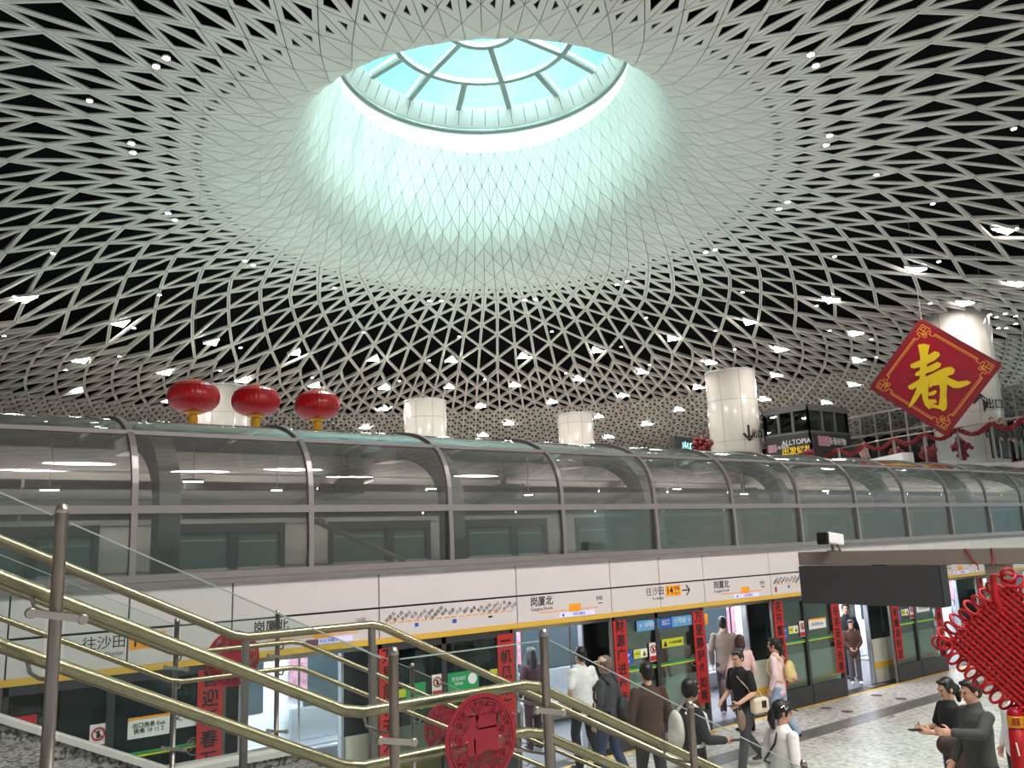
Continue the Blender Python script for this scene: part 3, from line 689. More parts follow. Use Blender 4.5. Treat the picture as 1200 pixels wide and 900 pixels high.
for i, x in enumerate((-.4, 3.05, 7.35, 11.65, 15.95, 20.2, 24.5, 28.8)):
    q = MB()
    pts = [(x, 11.15, 2.7), (x, 11.15, 4.0)] + [(x, 12.7 - 1.55*math.cos(t*PI/16), 4.0 + .98*math.sin(t*PI/16)) for t in range(1, 9)]
    for p, r in zip(pts, pts[1:]): q.bar(p, Vector(r) + (Vector(r)-Vector(p)).normalized()*.05, .34, .26, 0, (1, 0, 0))
    q.bar((x, 12.6, 4.93), (x, 14, 4.93), .3, .22)
    tag(q.build('arch_frame', M['concrete2']), 'dark arched steel frame inside the glass canopy, ' + ['at the left edge of view', 'behind the left bay', 'by the diagonal brace', 'right of the middle', 'above the crowd', 'over the gantry board', 'near the red knot', 'at the far right end'][i], 'arch frame', 'arched frames in the canopy')
for i, (x, dx) in enumerate(((5.6, 1.5), (12.3, 1.9), (17.6, -1.6), (20.4, -1.5))):
    q = MB(); q.tube([(x, 12.2, 3.75), (x + dx, 12.2, 3.12)], .04, 8); q.lathe([(.07, -.05), (.1, 0), (.07, .05)], (x, 12.2, 3.77), 12)
    tag(q.build('diagonal_brace', M['beamgrey']), 'grey diagonal brace tube behind the lower canopy glass, ' + ['leftmost', 'middle', 'second from right', 'rightmost'][i], 'brace', 'canopy braces')
for i, (x, z) in enumerate(((6.6, 4.45), (10.0, 4.35), (13.6, 4.4), (17.5, 4.35))):
    q = MB(); q.bevbox((x - .3, 13.0, z - .2), (x + .2, 13.6, z + .12), .03); q.bar((x, 13.3, z + .1), (x, 13.3, z + .5), .08, .08); q.tube([(x - .9, 13.3, z - .35), (x + .5, 13.3, z + .1)], .06, 8)
    tag(q.build('equipment_box', M['beamgrey']), 'grey equipment box with a pipe hung inside the canopy, ' + ['left one', 'one left of centre', 'one right of centre', 'right one'][i], 'equipment', 'equipment boxes in the canopy')

# added lamps hidden in troughs, brightening the trackside wall inside the canopy
for k in range(17):
    x = -1.5 + 2.14*k
    for nm, y, z, h in (('upper', 13.15, 4.34, .10), ('lower', 13.3, 3.98, -.10)):
        t = thing('added_cove_lamp', 'added hidden cove lamp in a grey trough on the %s ledge inside the canopy' % nm, 'lamp', (x, y, z), 'added cove lamps, %s ledge' % nm)
        q = MB(); q.box((x - 1.05, y, z - .02), (x + 1.05, y + .2, z)); q.box((x - 1.05, y - .015, min(z, z + h)), (x + 1.05, y, max(z, z + h))); q.build('trough', M['sill'], t)
        q = MB(); zz = (z + .002, z + .03) if h > 0 else (z - .05, z - .022); q.box((x - 1.0, y + .05, zz[0]), (x + 1.0, y + .13, zz[1])); q.build('diffuser', M['tracklamp' if h > 0 else 'addedlow'], t)
for i, (x, y, z, l) in enumerate(((2.0, 12.9, 4.28, .26), (3.9, 12.9, 4.42, .32), (5.2, 12.9, 4.3, .2), (8.1, 12.9, 4.35, .26), (10.3, 12.9, 4.25, .2), (14.6, 12.9, 4.4, .26), (17.0, 12.9, 4.3, .26), (20.5, 12.9, 4.4, .26))):
    t = thing('batten_light', 'short bright batten light hung inside the canopy, ' + ['first', 'second', 'third', 'fourth', 'fifth', 'sixth', 'seventh', 'eighth'][i] + ' from the left', 'lamp', (x, y, z))
    q = MB(); q.bevbox((x - l/2, y - .03, z), (x + l/2, y + .03, z + .04), .006); q.bar((x, y, z + .03), (x, y, 5.0), .012, .012); q.build('housing', M['lampbody'], t)
    q = MB(); q.box((x - l/2 + .02, y - .025, z - .012), (x + l/2 - .02, y + .025, z)); q.build('diffuser', M['tracklamp'], t)
# ================================================================ stair with its three rails
SL = .48; ZL = ZC - 1.56; X0, X1 = 2.0, 3.0           # landing height and extent
YN, YF = 3.25, 6.94
def stair_z(x, xa=X0, xb=X1): return ZL + (xa - x)*SL if x < xa else (ZL if x <= xb else ZL - (x - xb)*SL)
XB = X1 + ZL/SL
q = MB()
for y0, y1 in ((YN, YF - .12),):
    n = 11; tr_ = (XB - X1)/n; rs = ZL/n
    for i in range(n): q.box((X1 + i*tr_, y0 + .1, 0), (X1 + (i+1)*tr_, y1, ZL - (i+1)*rs + .0001 + rs*0))
    q.box((X0, y0 + .1, ZL - .25), (X1, y1, ZL - .09))
    for i in range(12): q.box((X0 - (i+1)*.32, y0 + .1, ZL - .42 + i*.154), (X0 - i*.32, y1, ZL - .08 + i*.154))
tag(q.build('staircase', M['granite']), 'speckled grey granite staircase descending to the platform', 'staircase')
def curb(y, lab):
    q = MB(); prof = [(-2.2, 0), (X0, 0), (X1, 0), (XB, 0)]
    def strip(yy0, yy1, lo, hi):
        vs = []
        for x in (-2.2, X0, X1, XB - .05): vs += [(x, yy0, stair_z(x) + lo), (x, yy1, stair_z(x) + lo), (x, yy1, stair_z(x) + hi), (x, yy0, stair_z(x) + hi)]
        fs = [(0,1,2,3), (15,14,13,12)]
        for i in range(3):
            for j in range(4): fs.append((4*i+j, 4*i+(j+1)%4, 4*i+4+(j+1)%4, 4*i+4+j)[::-1])
        return vs, fs
    t = thing('stair_curb', lab, 'stair curb', (X0, y, ZL))
    vs, fs = strip(y - .1, y + .1, -.35, -.02); q.add(vs, fs); q.build('stringer', M['granite'], t, fixn=True)
    q = MB(); vs, fs = strip(y - .12, y + .12, -.025, .02); q.add(vs, fs); q.build('coping', M['stone_edge'], t, fixn=True)
curb(YF, 'speckled granite stair curb with pale coping under the far glass rail')
curb(YN, 'speckled granite stair curb under the near glass rail')
def rail_path(y, za, xa, xb, x_lo=-2.2, x_hi=6.3, sl=SL):
    return [(x_lo, y, za + (xa - x_lo)*sl), (xa - .04, y, za + .02), (xa + .05, y, za), (xb - .05, y, za), (xb + .04, y, za - .02), (x_hi, y, za - (x_hi - xb)*sl)]
def glass_fence(name, lab, y, ztop, posts, xa, xb, pr, pm, disc_at, z_of):
    t = thing(name, lab, 'stair railing', (X0, y, ZL))
    for px in posts:
        zt = z_of(px); q = MB(); q.tube([(px, y, stair_z(px) - .03), (px, y, zt)], pr, 12); q.build('post', pm, t)
        q = MB(); q.lathe([(pr + .002, 0), (pr*1.05, .012), (pr*.7, .03), (.001, .034)], (px, y, zt), 12); q.build('post_cap', M['steel'], t)
        for zz in (.34, .92):
            q = MB(); zc = zt - zz
            q.bar((px - .075, y - .026, zc + .016), (px + .075, y - .026, zc - .016), .012, .024, 0, (0, 0, 1))
            for s in (-1, 1): q.lathe([(.014, -.014), (.018, -.008), (.018, .008), (.014, .012)], (px + s*.078, y - .022, zc - s*.016), 14, axis=(0, 1, 0))
            q.build('glass_clamp', M['steel'], t)
    return t
# near railing ------------------------------------------------
def zt_near(x): return stair_z(x, 1.80, 2.68) + 1.125
near_posts = [.546, 1.83, 2.65, 3.65, 4.62]
near = glass_fence('stair_railing', 'near glass stair railing with round steel posts and double warm steel handrails', YN, 1.1, near_posts, X0, X1, .021, M['steel2'], None, zt_near)
for a, c in zip([-1.6] + near_posts, near_posts):
    a2, c2 = a + .03, c - .03
    if abs(a - .546) < .01: c2 = 1.77
    xs = [a2, c2] if not (a2 < 1.8 < c2) else [a2, 1.8, c2]
    vs = []
    for x in xs: vs += [(x, YN, zt_near(x) - .02), (x, YN, stair_z(x, 1.8, 2.68) + .06)]
    q = MB(); n = len(xs)
    for i in range(n-1): q.add([vs[2*i], vs[2*i+1], vs[2*i+3], vs[2*i+2]], [(0,1,2,3)])
    q.build('glass_pane', M['railglass'], near)
    q = MB()
    for i in range(n-1): q.bar(vs[2*i], vs[2*i+2], .008, .005)
    q.build('glass_edge', M['edgeglass'], near)
YD = 3.42
for nm, z, r in (('handrail', ZC - .675, .0245), ('lower_handrail', ZC - .895, .0245)):
    q = MB(); q.tube(rail_path(YD, z, 1.72, 2.70), r, 14); q.build(nm, M['brass'], near)
q = MB()
for px in near_posts:
    for z in (ZC - .675, ZC - .895):
        zz = z + (0 if 1.72 <= px <= 2.7 else ((1.72 - px)*SL if px < 1.72 else -(px - 2.7)*SL))
        x = px - .05; zz2 = zz + (.05*SL if not 1.75 < px < 2.68 else 0)
        q.tube([(x, YD, zz2 - .022), (x + .01, YD, zz2 - .06), (x + .03, YD - .06, zz2 - .075), (px, YN, zz2 - .075)], .007, 8)
q.build('handrail_bracket', M['steel'], near)
# centre handrail ---------------------------------------------
YA = 5.6
mid = thing('stair_handrail', 'single centre handrail on flat steel posts between the two stair railings', 'stair handrail', (X0, YA, ZL))
q = MB(); q.tube(rail_path(YA, ZC - .522, 2.02, 3.02), .029, 14); q.build('handrail', M['brass'], mid)
for px in (.3, 2.06, 2.98, 4.6):
    zt = ZC - .522 + (0 if 2.02 <= px <= 3.02 else ((2.02 - px)*SL if px < 2.02 else -(px - 3.02)*SL))
    q = MB(); q.bevbox((px - .021, YA - .021, stair_z(px) - .09), (px + .021, YA + .021, zt - .015), .004); q.build('post', M['steel2'], mid)
# far railing --------------------------------------------------
def zt_far(x): return stair_z(x, 2.0, 2.92) + 1.075
far_posts = [.14, 2.01, 2.82, 4.1, 5.3]
far = glass_fence('stair_railing', 'far glass stair railing with two thin handrails, nearest the train doors', YF, 1.1, far_posts, X0, X1, .02, M['steel2'], None, zt_far)
for a, c in zip([-1.6] + far_posts, far_posts):
    a2, c2 = a + .03, c - .03; xs = [a2, c2] if not (a2 < 2.0 < c2 - .05) else [a2, 1.97, c2]
    vs = []
    for x in xs: vs += [(x, YF, zt_far(x) - .02), (x, YF, stair_z(x, 2.0, 2.92) + .06)]
    q = MB(); n = len(xs)
    for i in range(n-1): q.add([vs[2*i], vs[2*i+1], vs[2*i+3], vs[2*i+2]], [(0,1,2,3)])
    q.build('glass_pane', M['railglass'], far)
    q = MB()
    for i in range(n-1): q.bar(vs[2*i], vs[2*i+2], .008, .005)
    q.build('glass_edge', M['edgeglass'], far)
YB_ = 6.8
for nm, z in (('handrail', ZC - .708), ('lower_handrail', ZC - .91)):
    q = MB(); q.tube(rail_path(YB_, z, 1.97, 2.94), .0195, 12); q.build(nm, M['brass'], far)
q = MB()
for px in far_posts:
    for z in (ZC - .708, ZC - .91):
        zz = z + (0 if 1.97 <= px <= 2.94 else ((1.97 - px)*SL if px < 1.97 else -(px - 2.94)*SL))
        q.tube([(px, YB_, zz - .018), (px, YB_ + .03, zz - .05), (px, YF, zz - .055)], .007, 8)
q.build('handrail_bracket', M['steel'], far)
# red paper-cut medallions on the railing glass ----------------
def medallion(x, y, z, r, lab, rich=True):
    t = thing('paper_medallion', lab, 'decoration', (x, y, z), 'round red medallions on the stair glass')
    m = front(x, y - .008, z)
    q = MB(); disc(q, m, r*.99, .001, 40); q.build('film', M['film'], t)
    q = MB(); m2 = front(x, y - .0105, z)
    disc(q, m2, r, .002, 48, 0, r*.90); disc(q, m2, r*.87, .002, 48, 0, r*.835)
    q.text('福', m2 @ Matrix.Translation((-.02*r, .12*r, 0)), r*1.05, .002, bold=.010)
    for k in range(30):
        a = 2*PI*k/30; disc(q, m2 @ Matrix.Translation((r*.78*math.cos(a), r*.78*math.sin(a), 0)), r*.035, .002, 8)
    for cx, cy, rr in ((-.05,.66,.10),(.34,.55,.13),(.58,.12,.14),(-.60,.05,.11),(-.52,-.45,.14),(.05,-.68,.12),(.55,-.38,.13),(-.5,.5,.10)):
        for k in range(5):
            a = 2*PI*k/5; disc(q, m2 @ Matrix.Translation((r*(cx + rr*.6*math.cos(a)), r*(cy + rr*.6*math.sin(a)), 0)), r*rr*.5, .002, 12)
    q.build('cut_pattern', M['medred'], t)
M['medred'] = mat('deep_red_papercut', (146, 12, 36), .5, 0, .08, 9)
medallion(2.262, YN, ZC - .835, .192, 'large round red paper-cut medallion on the near railing glass')
medallion(2.45, YF, ZC - .80, .215, 'round red medallion on the far railing glass above a red banner')
medallion(4.42, YF, ZC - 1.62, .215, 'round red medallion partly hidden behind the large near medallion')
medallion(4.16, YN, ZC - 1.56, .192, 'red medallion at the bottom edge of the picture below the woman in black')
# ================================================================ sign gantry on the platform
GX = 12.0
ga = thing('sign_gantry', 'grey sign gantry beam on a square post across the platform', 'sign gantry', (GX, 5.2, 0))
q = MB(); q.bevbox((GX, 2.0, ZC - .50), (GX + .3, 8.17, ZC - .292), .012); q.build('beam', M['beamgrey'], ga)
q = MB(); q.bevbox((GX + .03, 5.07, 0), (GX + .27, 5.34, ZC - .49), .012); q.build('post', M['beamgrey'], ga)
q = MB(); q.tube([(GX - .01, 5.55, ZC - .29), (GX - .015, 5.40, ZC - .52)], .012, 6); q.tube([(GX - .01, 5.20, ZC - .29), (GX - .015, 5.20, ZC - .52)], .012, 6); q.build('cable', M['signdark'], ga)
bd = thing('display_board', 'dark grey back of a wide display board hanging under the gantry beam', 'display board', (GX, 7, ZC - .5))
q = MB(); q.bevbox((GX - .02, 5.93, ZC - 1.085), (GX + .2, 8.17, ZC - .51), .015); q.build('housing', M['board'], bd)
q = MB(); q.box((GX - .012, 5.915, ZC - 1.07), (GX + .19, 5.932, ZC - .52)); q.build('end_cap', M['black'], bd)
cc = thing('security_camera', 'white bullet security camera on the end of the gantry beam', 'security camera', (GX + .1, 7.6, ZC - .29))
p0 = Vector((GX + .1, 7.6, ZC - .13))
mt = Matrix.Translation(p0 + Vector((0, 0, .02))) @ Matrix.Scale(1.3, 4) @ Matrix.Rotation(math.radians(4), 4, 'Z') @ Matrix.Rotation(math.radians(6), 4, 'Y')
q = MB(); q.bevbox((-.19, -.075, -.06), (.16, .075, .075), .02, 0, mt); q.build('housing', M['white'], cc)
q = MB(); q.bevbox((-.235, -.07, -.075), (-.18, .07, .07), .018, 0, mt); q.lathe([(.04, 0), (.045, .02)], mt @ Vector((-.24, 0, 0)), 16, axis=mt.to_3x3() @ Vector((-1, 0, 0))); q.build('lens_hood', M['black'], cc)
q = MB(); q.bar(mt @ Vector((0, 0, -.05)), (p0.x, p0.y, ZC - .29), .03, .04); q.bar(mt @ Vector((.1, 0, -.05)), (p0.x + .02, p0.y - .12, ZC - .29), .02, .03); q.bevbox((p0.x - .07, p0.y - .1, ZC - .292), (p0.x + .05, p0.y + .07, ZC - .275), .004); q.build('bracket', M['steel2'], cc)
# ================================================================ giant knot on a pole (right foreground)
kc = at_depth(1191, 757, 7.0); kp = at_depth(1163, 674, 7.05)
kn = thing('knot_ornament', 'huge red woven Chinese knot on a red pole at the right edge', 'knot ornament', (kc.x, kc.y, 0))
nv = Vector((-kc.x, -kc.y, 0)).normalized(); hx = Vector((0, 0, 1)).cross(nv).normalized()       # faces the stairs
hv = Vector((0, 0, 1))
rot = math.radians(43.5)
e1 = hx*math.cos(rot) + hv*math.sin(rot); e2 = -hx*math.sin(rot) + hv*math.cos(rot)
KH = .365; nc = 17
def K(a, b_, o=0): return kc + e1*a + e2*b_ + nv*o
q = MB()
for i in range(nc):
    s = -KH + 2*KH*(i + .5)/nc
    for lay, (f_, ph) in enumerate(((lambda u, w: K(u, w, 0), 0), (lambda u, w: K(w, u, 0), 1))):
        pts = []
        for j in range(2*nc + 1):
            u = -KH + 2*KH*j/(2*nc); o = .011*math.cos(PI*(j/1.0) / 1.0 + PI*(i + lay))
            p = f_(u, s) + nv*(o + (.010 if lay else -.010)); pts.append(p)
        q.tube(pts, .0190, 7)
q.build('woven_body', M['knot'], kn)
for side, f_ in (('upper_left', lambda u, w: K(-KH - w, u)), ('lower_left', lambda u, w: K(u, -KH - w)), ('upper_right', lambda u, w: K(u, KH + w)), ('lower_right', lambda u, w: K(KH + w, u))):
    q = MB()
    for i in range(9):
        u0 = -KH + 2*KH*(i + .5)/9; pts = []
        tilt = .03*((i % 2)*2 - 1); big = 1.0 + .25*random.random()
        for j in range(14):
            a = 2*PI*j/14; pts.append(f_(u0 + .034*math.sin(a), .05*big - .055*big*math.cos(a)) + nv*(tilt*math.sin(a) + .012*math.cos(a)))
        q.tube(pts, .0125, 7, closed=True)
    q.build('edge_loops', M['knot'], kn)
q = MB()
for cx, cy in ((-KH, -KH), (-KH, KH), (KH, -KH), (KH, KH)):
    for k in range(2):
        c_ = K(cx*(1.04 + .08*k), cy*(1.04 + .08*k)); pts = []
        for j in range(16):
            a = 2*PI*j/16; pts.append(c_ + e1*.052*math.cos(a + k) + e2*.052*math.sin(a + k) + nv*.03*math.sin(2*a + k))
        q.tube(pts, .012, 7, closed=True)
    q.build('corner_loops', M['knot'], kn); q = MB()
q = MB(); bz = kc - nv*.07
q.tube([(bz.x, bz.y, 0), (bz.x, bz.y, kc.z + .1)], .03, 12); kb_ = kp - nv*.10; q.tube([(bz.x, bz.y, kc.z + .06), (kb_.x, kb_.y, kp.z - .2), (kb_.x, kb_.y, kp.z - .1), (kb_.x, kb_.y, kp.z)], [.028, .03, .03, .022], 12); q.build('pole', M['knot'], kn)
q = MB(); q.lathe([(.26, 0), (.26, .03), (.06, .05)], (bz.x, bz.y, 0), 24); q.build('pole_foot', M['signdark'], kn)
for s in (-1, 1):
    tc = kc + hx*(s*.075 - .005) + nv*.03; z1 = kc.z - .485
    q = MB(); q.lathe([(.018, .0), (.05, -.02), (.062, -.05), (.062, -.17)], (tc.x, tc.y, z1), 16); q.build('tassel_head', M['signred'], kn)
    q = MB(); q.lathe([(.065, -.06), (.067, -.075), (.067, -.135), (.065, -.15)], (tc.x, tc.y, z1), 16)
    q.build('tassel_band', M['gold'], kn)
    q = MB(); q.text('囍', plate_mtx(tc + nv*.068 + Vector((0, 0, z1 - .105 - tc.z)), hx, hv), .07, .003); q.build('tassel_mark', M['signred'], kn)
    q = MB(); q.lathe([(.062, -.16), (.072, -.35), (.078, -.9), (.075, -1.2)], (tc.x, tc.y, z1), 40, 0, None, .05, 20); q.build('tassel_fringe', M['knot'], kn)
    for zz, xx in ((-.26, -.02), (-.5, .0), (-.62, .035), (-.8, -.03)):
        q = MB(); a0 = tc + nv*.074 + hx*xx; q.bar((a0.x, a0.y, z1 + zz), (a0.x + hx.x*.01, a0.y + hx.y*.01, z1 + zz - .1), .012, .006, 0, tuple(nv))
        q.build('tinsel_thread', M['white'], kn)
# ================================================================ lanterns
for i, (x, y, w, dep) in enumerate(((227, 465, 58, 17.0), (300, 470, 54.5, 18.1), (372, 475, 52, 19.0))):
    c = at_depth(x, y, dep); r = w*dep/985/2; h = r*.64
    t = thing('red_lantern', 'red silk lantern with golden tassel above the canopy, ' + ['leftmost and largest of three', 'middle one of three', 'rightmost of three'][i], 'lantern', c, 'red lanterns over the canopy')
    prof = []
    for k in range(25):
        a = -PI/2 + PI*k/24; prof.append((max(.001, r*(.12 + .88*max(0, math.cos(a))**.72)) if 0 < k < 24 else r*.2, h*math.sin(a)))
    q = MB(); q.lathe(prof, c, 96, 0, None, .018, 32); q.build('silk_body', M['lantern'], t)
    q = MB()
    for zz in (-.42, -.4, .55, .57):
        rr = r*(.12 + .88*math.sqrt(max(0, 1 - zz*zz))**.72)*1.012; q.tube([c + Vector((rr*math.cos(2*PI*j/40), rr*math.sin(2*PI*j/40), h*zz)) for j in range(40)], .006, 6, closed=True)
    q.build('hoop', M['signdark'], t)
    q = MB(); q.lathe([(r*.36, -h*.93), (r*.42, -h*1.0), (r*.30, -h*1.10), (r*.15, -h*1.16)], c, 24); q.lathe([(r*.2, h*.96), (r*.2, h*1.06), (r*.1, h*1.1)], c, 24)
    for k in range(8): 
        a = 2*PI*k/8; q.box((c.x + r*.17*math.cos(a) - .012, c.y + r*.17*math.sin(a) - .012, c.z + h*1.04), (c.x + r*.17*math.cos(a) + .012, c.y + r*.17*math.sin(a) + .012, c.z + h*1.16))
    q.build('gold_cap', M['gold'], t)
    q = MB(); q.lathe([(r*.15, -h*1.12), (r*.17, -h*1.3), (r*.17, -h*1.95)], c, 32, 0, None, .07, 16); q.build('tassel', M['gold'], t)
    q = MB(); q.tube([c + Vector((0, 0, h*1.05)), c + Vector((0, 0, 7.5))], .0015, 5); q.build('hanging_wire', M['frame'], t)
# ================================================================ concourse beyond the canopy
ZF = ZC + 2.7
edge = [on_z(x, y, ZF) for x, y in ((560, 535), (700, 541), (850, 546), (985, 551), (1062, 552), (1125, 549), (1165, 545), (1200, 541), (1290, 528))]
q = MB(); poly = [Vector((p.x, p.y, ZF - .4)) for p in edge] + [Vector((90, edge[-1].y, ZF - .4)), Vector((90, 90, ZF - .4)), Vector((-20, 90, ZF - .4)), Vector((-20, edge[0].y + 6, ZF - .4))]
q.prism(poly, (0, 0, .4)); struct(q.build('floor_concourse', M['conc_floor'], fixn=True))
q = MB()
for a, c in zip(edge[4:], edge[5:]): q.bar(a + Vector((0, 0, -.35)), c + Vector((0, 0, -.35)), .12, .75)
struct(q.build('trim_5', M['fascia']))
COLS = [(263, 455, 60, 'behind the leftmost lantern'), (498, 471, 49, 'second from the left, above the canopy'), (674, 486, 41, 'farthest and thinnest'), (855, 437, 57, 'beside the dark glass kiosk'), (1116, 362, 73, 'behind the red diamond sign')]
for i, (x, y, w, lab) in enumerate(COLS):
    dia = (2.65, 2.35, 2.15, 2.65, 2.86)[i]; dep = 985*dia/w; p = at_depth(x, y, dep); r = dia/2
    t = thing('column', 'round glossy white concourse column ' + lab, 'column', (p.x, p.y, ZF), 'white concourse columns')
    q = MB(); q.lathe([(r, ZF - .05), (r, p.z)], (p.x, p.y, 0), 64); q.build('shaft', M['column'], t)
    q = MB()
    for zz in (ZF + 2.2, ZF + 4.4): q.lathe([(r + .004, zz), (r + .004, zz + .02)], (p.x, p.y, 0), 64)
    for k in range(8):
        a = math.atan2(-p.y, -p.x) + .35 + 2*PI*k/8; q.box((-.008, -.008, 0), (.008, .008, p.z - ZF), 0, Matrix.Translation((p.x + (r)*math.cos(a), p.y + r*math.sin(a), ZF)))
    q.build('panel_joint', M['frame'], t)
    q = MB(); q.lathe([(r*1.02, p.z - .05), (r*1.02, p.z + .03)], (p.x, p.y, 0), 64); q.build('collar', M['lampbody'], t)
    if i in (3, 4):
        d = Vector((-p.x, -p.y, 0)).normalized(); sx = Vector((0, 0, 1)).cross(d); an = .42 if i == 4 else .55
        dd = d*math.cos(an) + sx*math.sin(an); xa = Vector((0, 0, 1)).cross(dd)
        zz = (ZC + 5.15) if i == 4 else ZF + 2.5
        q = MB(); m = plate_mtx(Vector((p.x, p.y, zz)) + dd*(r + .02), xa, (0, 0, 1)); q.text('↑' if i == 4 else '↓', m, 1.1, .02, bold=.02)
        an2 = an + .42; d3 = d*math.cos(an2) + sx*math.sin(an2); m = plate_mtx(Vector((p.x, p.y, zz)) + d3*(r + .03), Vector((0, 0, 1)).cross(d3), (0, 0, 1)); q.text('出口', m, .5, .02); q.build('direction_mark', M['ink'], t)
# glass kiosk
kd = 43.0; kb = ZF
A_ = on_z(945, 475, ZC + 6.35); B_ = on_z(895, 483, ZC + 6.35); C_ = on_z(990, 480, ZC + 6.35)
ki = thing('glass_kiosk', 'dark glass lift kiosk with charcoal advert bands beside the white column', 'kiosk', (A_.x, A_.y, kb))
zt = A_.z; D_ = B_ + C_ - A_
def wallq(mb, a, c, z0, z1, th=.06): mb.bar(Vector((a.x, a.y, (z0+z1)/2)), Vector((c.x, c.y, (z0+z1)/2)), th, z1 - z0)
q = MB()
for a, c in ((A_, B_), (A_, C_), (B_, D_), (C_, D_)):
    for k in range(4):
        p = a.lerp(c, k/3); q.bar((p.x, p.y, kb), (p.x, p.y, zt), .14, .14, 0, (1, 0, 0))
    for z0, z1 in ((zt - .22, zt), (kb + 2.25, kb + 2.38), (kb, kb + .2)): wallq(q, a, c, z0, z1, .16)
q.build('frame', M['kioskframe'], ki)
q = MB()
for a, c in ((A_, B_), (A_, C_), (B_, D_), (C_, D_)): wallq(q, a, c, kb + .2, zt - .2, .03)
q.build('glazing', M['roomglass'], ki)
q = MB(); q.prism([Vector((p.x, p.y, zt)) for p in (A_, B_, D_, C_)], (0, 0, .1)); q.prism([Vector((p.x, p.y, kb + 2.3)).lerp(Vector((D_.x, D_.y, kb + 2.3)), .02) for p in (A_, B_, D_, C_)], (0, 0, .25)); q.build('roof', M['kioskframe'], ki, fixn=True)
for a, c, nm in ((A_, B_, 'advert_band'), (A_, C_, 'advert_band')):
    q = MB(); n_ = (c - a).cross(Vector((0, 0, 1))).normalized(); n_ = n_ if n_.dot(-a) > 0 else -n_
    wallq(q, a + n_*.12, c + n_*.12, kb + 1.0, kb + 2.25, .06); o = q.build(nm, M['dkgrey'], ki)
    xa = Vector((0, 0, 1)).cross(n_); L = (c - a).length; md = a.lerp(c, .5)
    def at_(f, z): p = (a if (c - a).dot(xa) > 0 else c) + xa*L*f + n_*.17; return plate_mtx((p.x, p.y, z), xa, (0, 0, 1))
    if c is B_:
        q = MB(); q.text('ALLTOPIA', at_(.72, kb + 1.85), .36, .02); q.build('advert_text', M['white'], o)
        q = MB(); q.text('出发好礼', at_(.72, kb + 1.4), .42, .02, bold=.01); q.build('advert_yellow_text', M['yel'], o)
        q = MB(); q.box((-.45, -.2, 0), (.05, .2, .02), 0, at_(.25, kb + 1.65)); q.build('advert_badge', M['pink'], o)
        q = MB(); q.text('新年快乐', at_(.38, kb + 1.65), .22, .02); q.build('advert_small_text', M['white'], o)
    else:
        q = MB(); q.box((-.6, -.25, 0), (.4, .25, .02), 0, at_(.3, kb + 1.85)); q.build('advert_badge', M['pink'], o)
        q = MB(); q.text('新春好物', at_(.62, kb + 1.85), .4, .02); q.build('advert_text', M['white'], o)
for i in range(3):
    p = A_.lerp(D_, .3 + .2*i); q = MB(); q.bevbox((p.x - .5, p.y - .5, kb + 2.6), (p.x + .5, p.y + .4, kb + 3.4 + .1*i), .05); q.build('machinery', M['black'], ki)
# balcony rail with garlands
ZR = ZF + 1.34
RP = [(905, 540), (941, 533.5), (983, 525.5), (1013, 520), (1047, 513), (1082, 507), (1121, 501.5), (1161, 494.5), (1200, 488), (1250, 478)]
rp = [on_z(x, y, ZR) for x, y in RP]
bal = thing('balcony_railing', 'steel and glass balcony railing along the upper concourse edge', 'railing', (rp[4].x, rp[4].y, ZF))
q = MB(); q.tube(rp, .035, 8); q.build('top_rail', M['steel2'], bal)
for p in rp: 
    q = MB(); q.bar((p.x, p.y, ZF - .02), (p.x, p.y, ZR), .1, .04, 0, (1, 0, 0)); q.build('post', M['mullion'], bal)
for a, c in zip(rp, rp[1:]):
    q = MB(); q.add([(a.x, a.y, ZF + .05), (c.x, c.y, ZF + .05), (c.x, c.y, ZR - .08), (a.x, a.y, ZR - .08)], [(0,1,2,3)]); q.build('glass_pane', M['railglass'], bal)
M['tinsel'] = mat('dark_red_tinsel', (128, 16, 28), .6, 0, .3, 12)
toface = lambda p: (EYE - p).normalized()
names = ['leftmost bay, by the kiosk', 'second bay right of the kiosk', 'third bay, left of the sign corner', 'bay left of the red sign tip', 'bay under the red sign tip', 'bay right of the red sign tip', 'bay in front of the white column', 'bay before the standing people', 'last bay at the picture edge']
for i, (a, c) in enumerate(zip(rp, rp[1:])):
    q = MB(); L = (c - a).length
    for k in range(34):
        f = .06 + .88*k/33; p = a.lerp(c, f) + toface(a)*.09; p.z += -.02 - .34*math.sin(PI*f)
        for _ in range(3):
            dv = Vector((random.uniform(-1,1), random.uniform(-1,1), random.uniform(-1,1))).normalized()*.1
            q.bar(p - dv, p + dv, .05, .05)
    tag(q.build('tinsel_garland', M['tinsel']), 'dark red tinsel garland swagged on the balcony rail, ' + names[i], 'garland', 'garlands on the balcony rail')
for i, (x, y, r) in enumerate(((825, 520.5, .5), (1051, 533, .42), (1088, 531, .5), (1127, 524, .5), (948, 532, .25))):
    p = on_z(x, y, ZF + .75 - .1*(i == 0)); p = p + (toface(p)*(2.3 if i in (2, 3) else .2) if i else Vector()); q = MB(); t = thing('flower_bunch', 'bunch of red flowers ' + ['left of the white column by the kiosk', 'standing at the balcony rail, left one', 'at the balcony rail under the red sign tip', 'at the balcony rail before the white column', 'small, beside the kiosk foot'][i], 'flowers', (p.x, p.y, ZF), 'red flower bunches on the balcony')
    for k in range(60):
        d = Vector((random.gauss(0,1), random.gauss(0,1), random.gauss(0,.8))).normalized()*r*random.uniform(.3, 1)*.8
        q.ell(p + d, (.11, .11, .07), 0, 6, 4, Matrix.Rotation(random.uniform(0, 3), 3, 'X'))
    q.build('blooms', M['tinsel'], t)
    q = MB(); q.lathe([(.12, ZF - p.z), (.18, ZF - p.z + .3), (.05, -.1)], p, 12); q.build('pot', M['signdark'], t)
